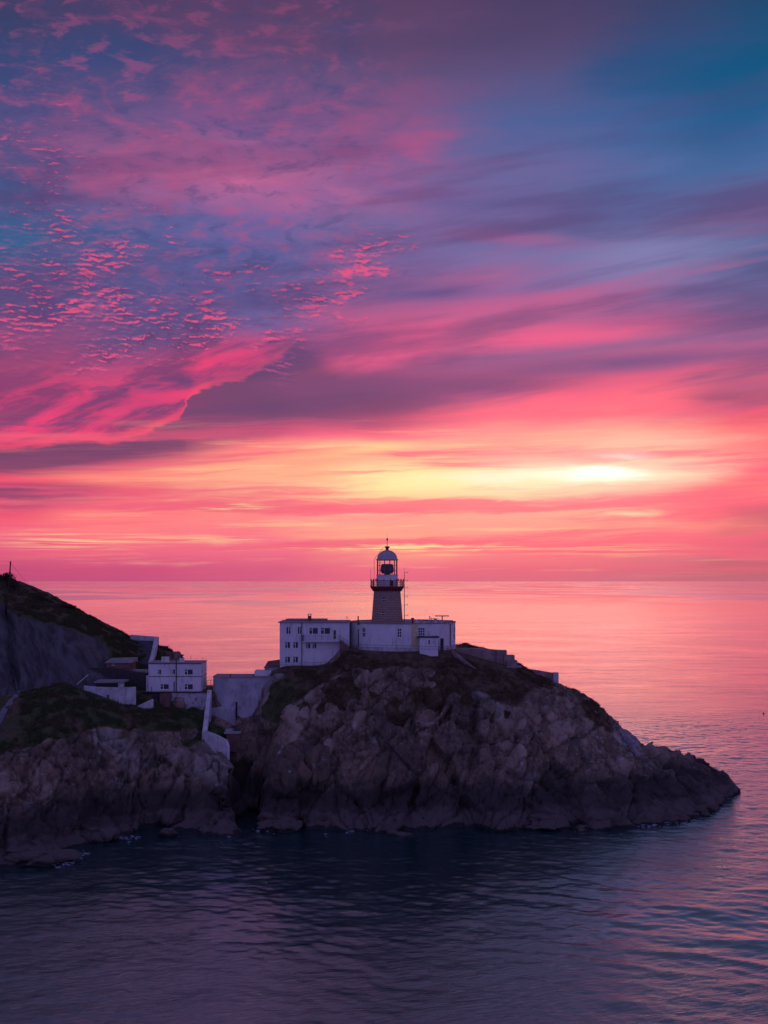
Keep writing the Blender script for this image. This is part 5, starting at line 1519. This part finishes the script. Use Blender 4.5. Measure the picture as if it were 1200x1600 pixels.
boulder(447, 155.8, 0.6, 1.6, (1.4, 1.0, .9), 12, 'boulder at the waterline under the big rounded one')
boulder(262, 152.6, 0.4, 0.9, (1.4, 1.0, .8), 14, 'small rock in the water in front of the headland')
boulder(855, 157.4, 0.7, 1.8, (1.7, 1.0, .9), 17, 'broad flat boulder on the shore ledge right of centre')
boulder(1134, 187.2, 0.3, 0.9, (1.8, 1.0, .6), 21, 'last low rock at the right tip of the islet')
boulder(60, 138.5, 0.6, 2.2, (2.0, 1.2, .8), 23, 'wide low rock at the waterline on the far left')
boulder(150, 149.5, 1.2, 2.0, (1.3, 1.0, 1.0), 25, 'rounded rock on the left shore beside a strip of foam')

# pipe laid on the cliff face
a_, b_ = P(605, 1160, 163.2), P(641, 1203, 161.0)
pc_ = tag(MB().tube([a_, b_], 0.16, 8).build('cliff_pipe', M['dark']), 'dark straight pipe slanting down the middle of the cliff', 'pipe')

# ------------------------------------------------------------------ foam at the foot of the rocks
fm = MB()
for (px, py, wx, n_) in ((1120, 1205, 26, 130), (1060, 1285, 34, 150), (1010, 1290, 22, 70), (100, 1347, 22, 110), (195, 1309, 26, 110), (410, 1297, 20, 80), (560, 1300, 60, 30), (1135, 1248, 16, 50), (340, 1303, 30, 30), (130, 1336, 16, 40)):
    Yc = CAM_H * 1600 / (py - 907)
    for _ in range(n_ // 3):
        x = hx(px, Yc) + random.gauss(0, wx / 2) * Yc / 1600; y = Yc + random.gauss(0, 1.0) + .6 * math.sin(x * .9)
        s_ = random.uniform(.02, .12); e_ = random.uniform(1.2, 4.5)
        k_ = random.randint(5, 8); zf = random.uniform(.02, .12)
        th_ = random.uniform(-.4, .4)
        pts_ = []
        for i in range(k_):
            a = 2 * math.pi * i / k_; rr = s_ * random.uniform(.6, 1.2)
            u, v = rr * e_ * math.cos(a), rr * math.sin(a)
            pts_.append((x + u * math.cos(th_) - v * math.sin(th_), y + u * math.sin(th_) + v * math.cos(th_)))
        fm.prism(pts_, zf - .03, zf + .02)
tag(fm.build('foam', M['foam'], fix=False), 'white foam flecks where the swell meets the rocks', None, None, 'stuff')

# turf: tufts of grass and heather over the green slopes
M['tuft'] = pbr('dry_grass_blades', (0.12, 0.085, 0.042), 0.9, var=0.55, vscale=0.6)
m_t = M['tuft']; gt = G(m_t.node_tree); bt = m_t.node_tree.nodes['Principled BSDF']
pt = S(gt, gt.node('ShaderNodeNewGeometry').outputs['Position']); xt, yt_, zt_ = gt.sep(pt)
brown = gt.mix(gt.noise(pt, 0.6, 4, .6), (0.050, 0.036, 0.020, 1), (0.17, 0.115, 0.06, 1))
green = gt.mix(gt.noise(pt, 1.1, 4, .6), (0.035, 0.050, 0.016, 1), (0.105, 0.125, 0.045, 1))
gt.put(bt.inputs['Base Color'], gt.mix(gt.smooth(xt, -8.0, -22.0) * gt.smooth(gt.noise(pt, 0.16, 4, .6), 0.36, 0.56), brown, green))
def tufts(n):
    r = np.random.default_rng(3)
    w_ = (veg > 0.62) * (shale < .3) * (Pn[:, 2] > 9) * (calm < .55) * (np.abs(PX.ravel() - 600) < 640) * (Pn[:, 1] > 146) * (Pn[:, 1] < 206) * np.where(Pn[:, 1] > 192, 5.0, 1.0)
    path_ = (PX.ravel() < 32) & (Pn[:, 1] > 152) & (Pn[:, 1] < 171)
    w_ = w_ * ~path_
    clump = fbm(p * 0.7, 3, seed=701)
    w_ = w_ * sstep(clump, 0.38, 0.6)
    ids = r.choice(len(w_), n, p=w_ / w_.sum())
    c = Pn[ids] + np.stack([r.uniform(-.15, .15, n), r.uniform(-.15, .15, n), np.full(n, -.05)], 1)
    K = 4
    V = np.zeros((n, K, 3, 3))
    for k in range(K):
        a = r.uniform(0, 6.28, n); hgt = r.uniform(.12, .42, n) * (0.6 + clump[ids]); w = r.uniform(.03, .08, n); ln = r.uniform(-.2, .2, (n, 2))
        dx, dy = np.cos(a) * w, np.sin(a) * w
        o = r.uniform(-.15, .15, (n, 2))
        V[:, k, 0] = c + np.stack([o[:, 0] - dx, o[:, 1] - dy, 0 * dx], 1)
        V[:, k, 1] = c + np.stack([o[:, 0] + dx, o[:, 1] + dy, 0 * dx], 1)
        V[:, k, 2] = c + np.stack([o[:, 0] + ln[:, 0], o[:, 1] + ln[:, 1], hgt], 1)
    m_ = n * K
    me = bpy.data.meshes.new('grass')
    me.vertices.add(m_ * 3); me.vertices.foreach_set('co', V.reshape(-1).astype(np.float32))
    me.loops.add(m_ * 3); me.loops.foreach_set('vertex_index', np.arange(m_ * 3, dtype=np.int32))
    me.polygons.add(m_); me.polygons.foreach_set('loop_start', np.arange(0, m_ * 3, 3, dtype=np.int32))
    me.update(calc_edges=True); me.materials.append(M['tuft'])
    o = bpy.data.objects.new('grass', me); COL.objects.link(o)
    tag(o, 'dry grass and heather tufts over the slopes and the islet top', None, None, 'stuff')
tufts(60000)

# buoy far out on the right
bx_, by_ = hx(1193, 292), 292.0
bu = empty('buoy', (bx_, by_, 0), 'tiny dark buoy floating far out on the right of the sea', 'buoy')
MB().lathe(bx_, by_, [(0.1, -.3), (.24, -.15), (.26, .1), (.12, .25)], 12).build('float', M['dark'], bu)
MB().tube([(bx_, by_, .25), (bx_, by_, .45)], .04, 6).build('topmark', M['dark'], bu)
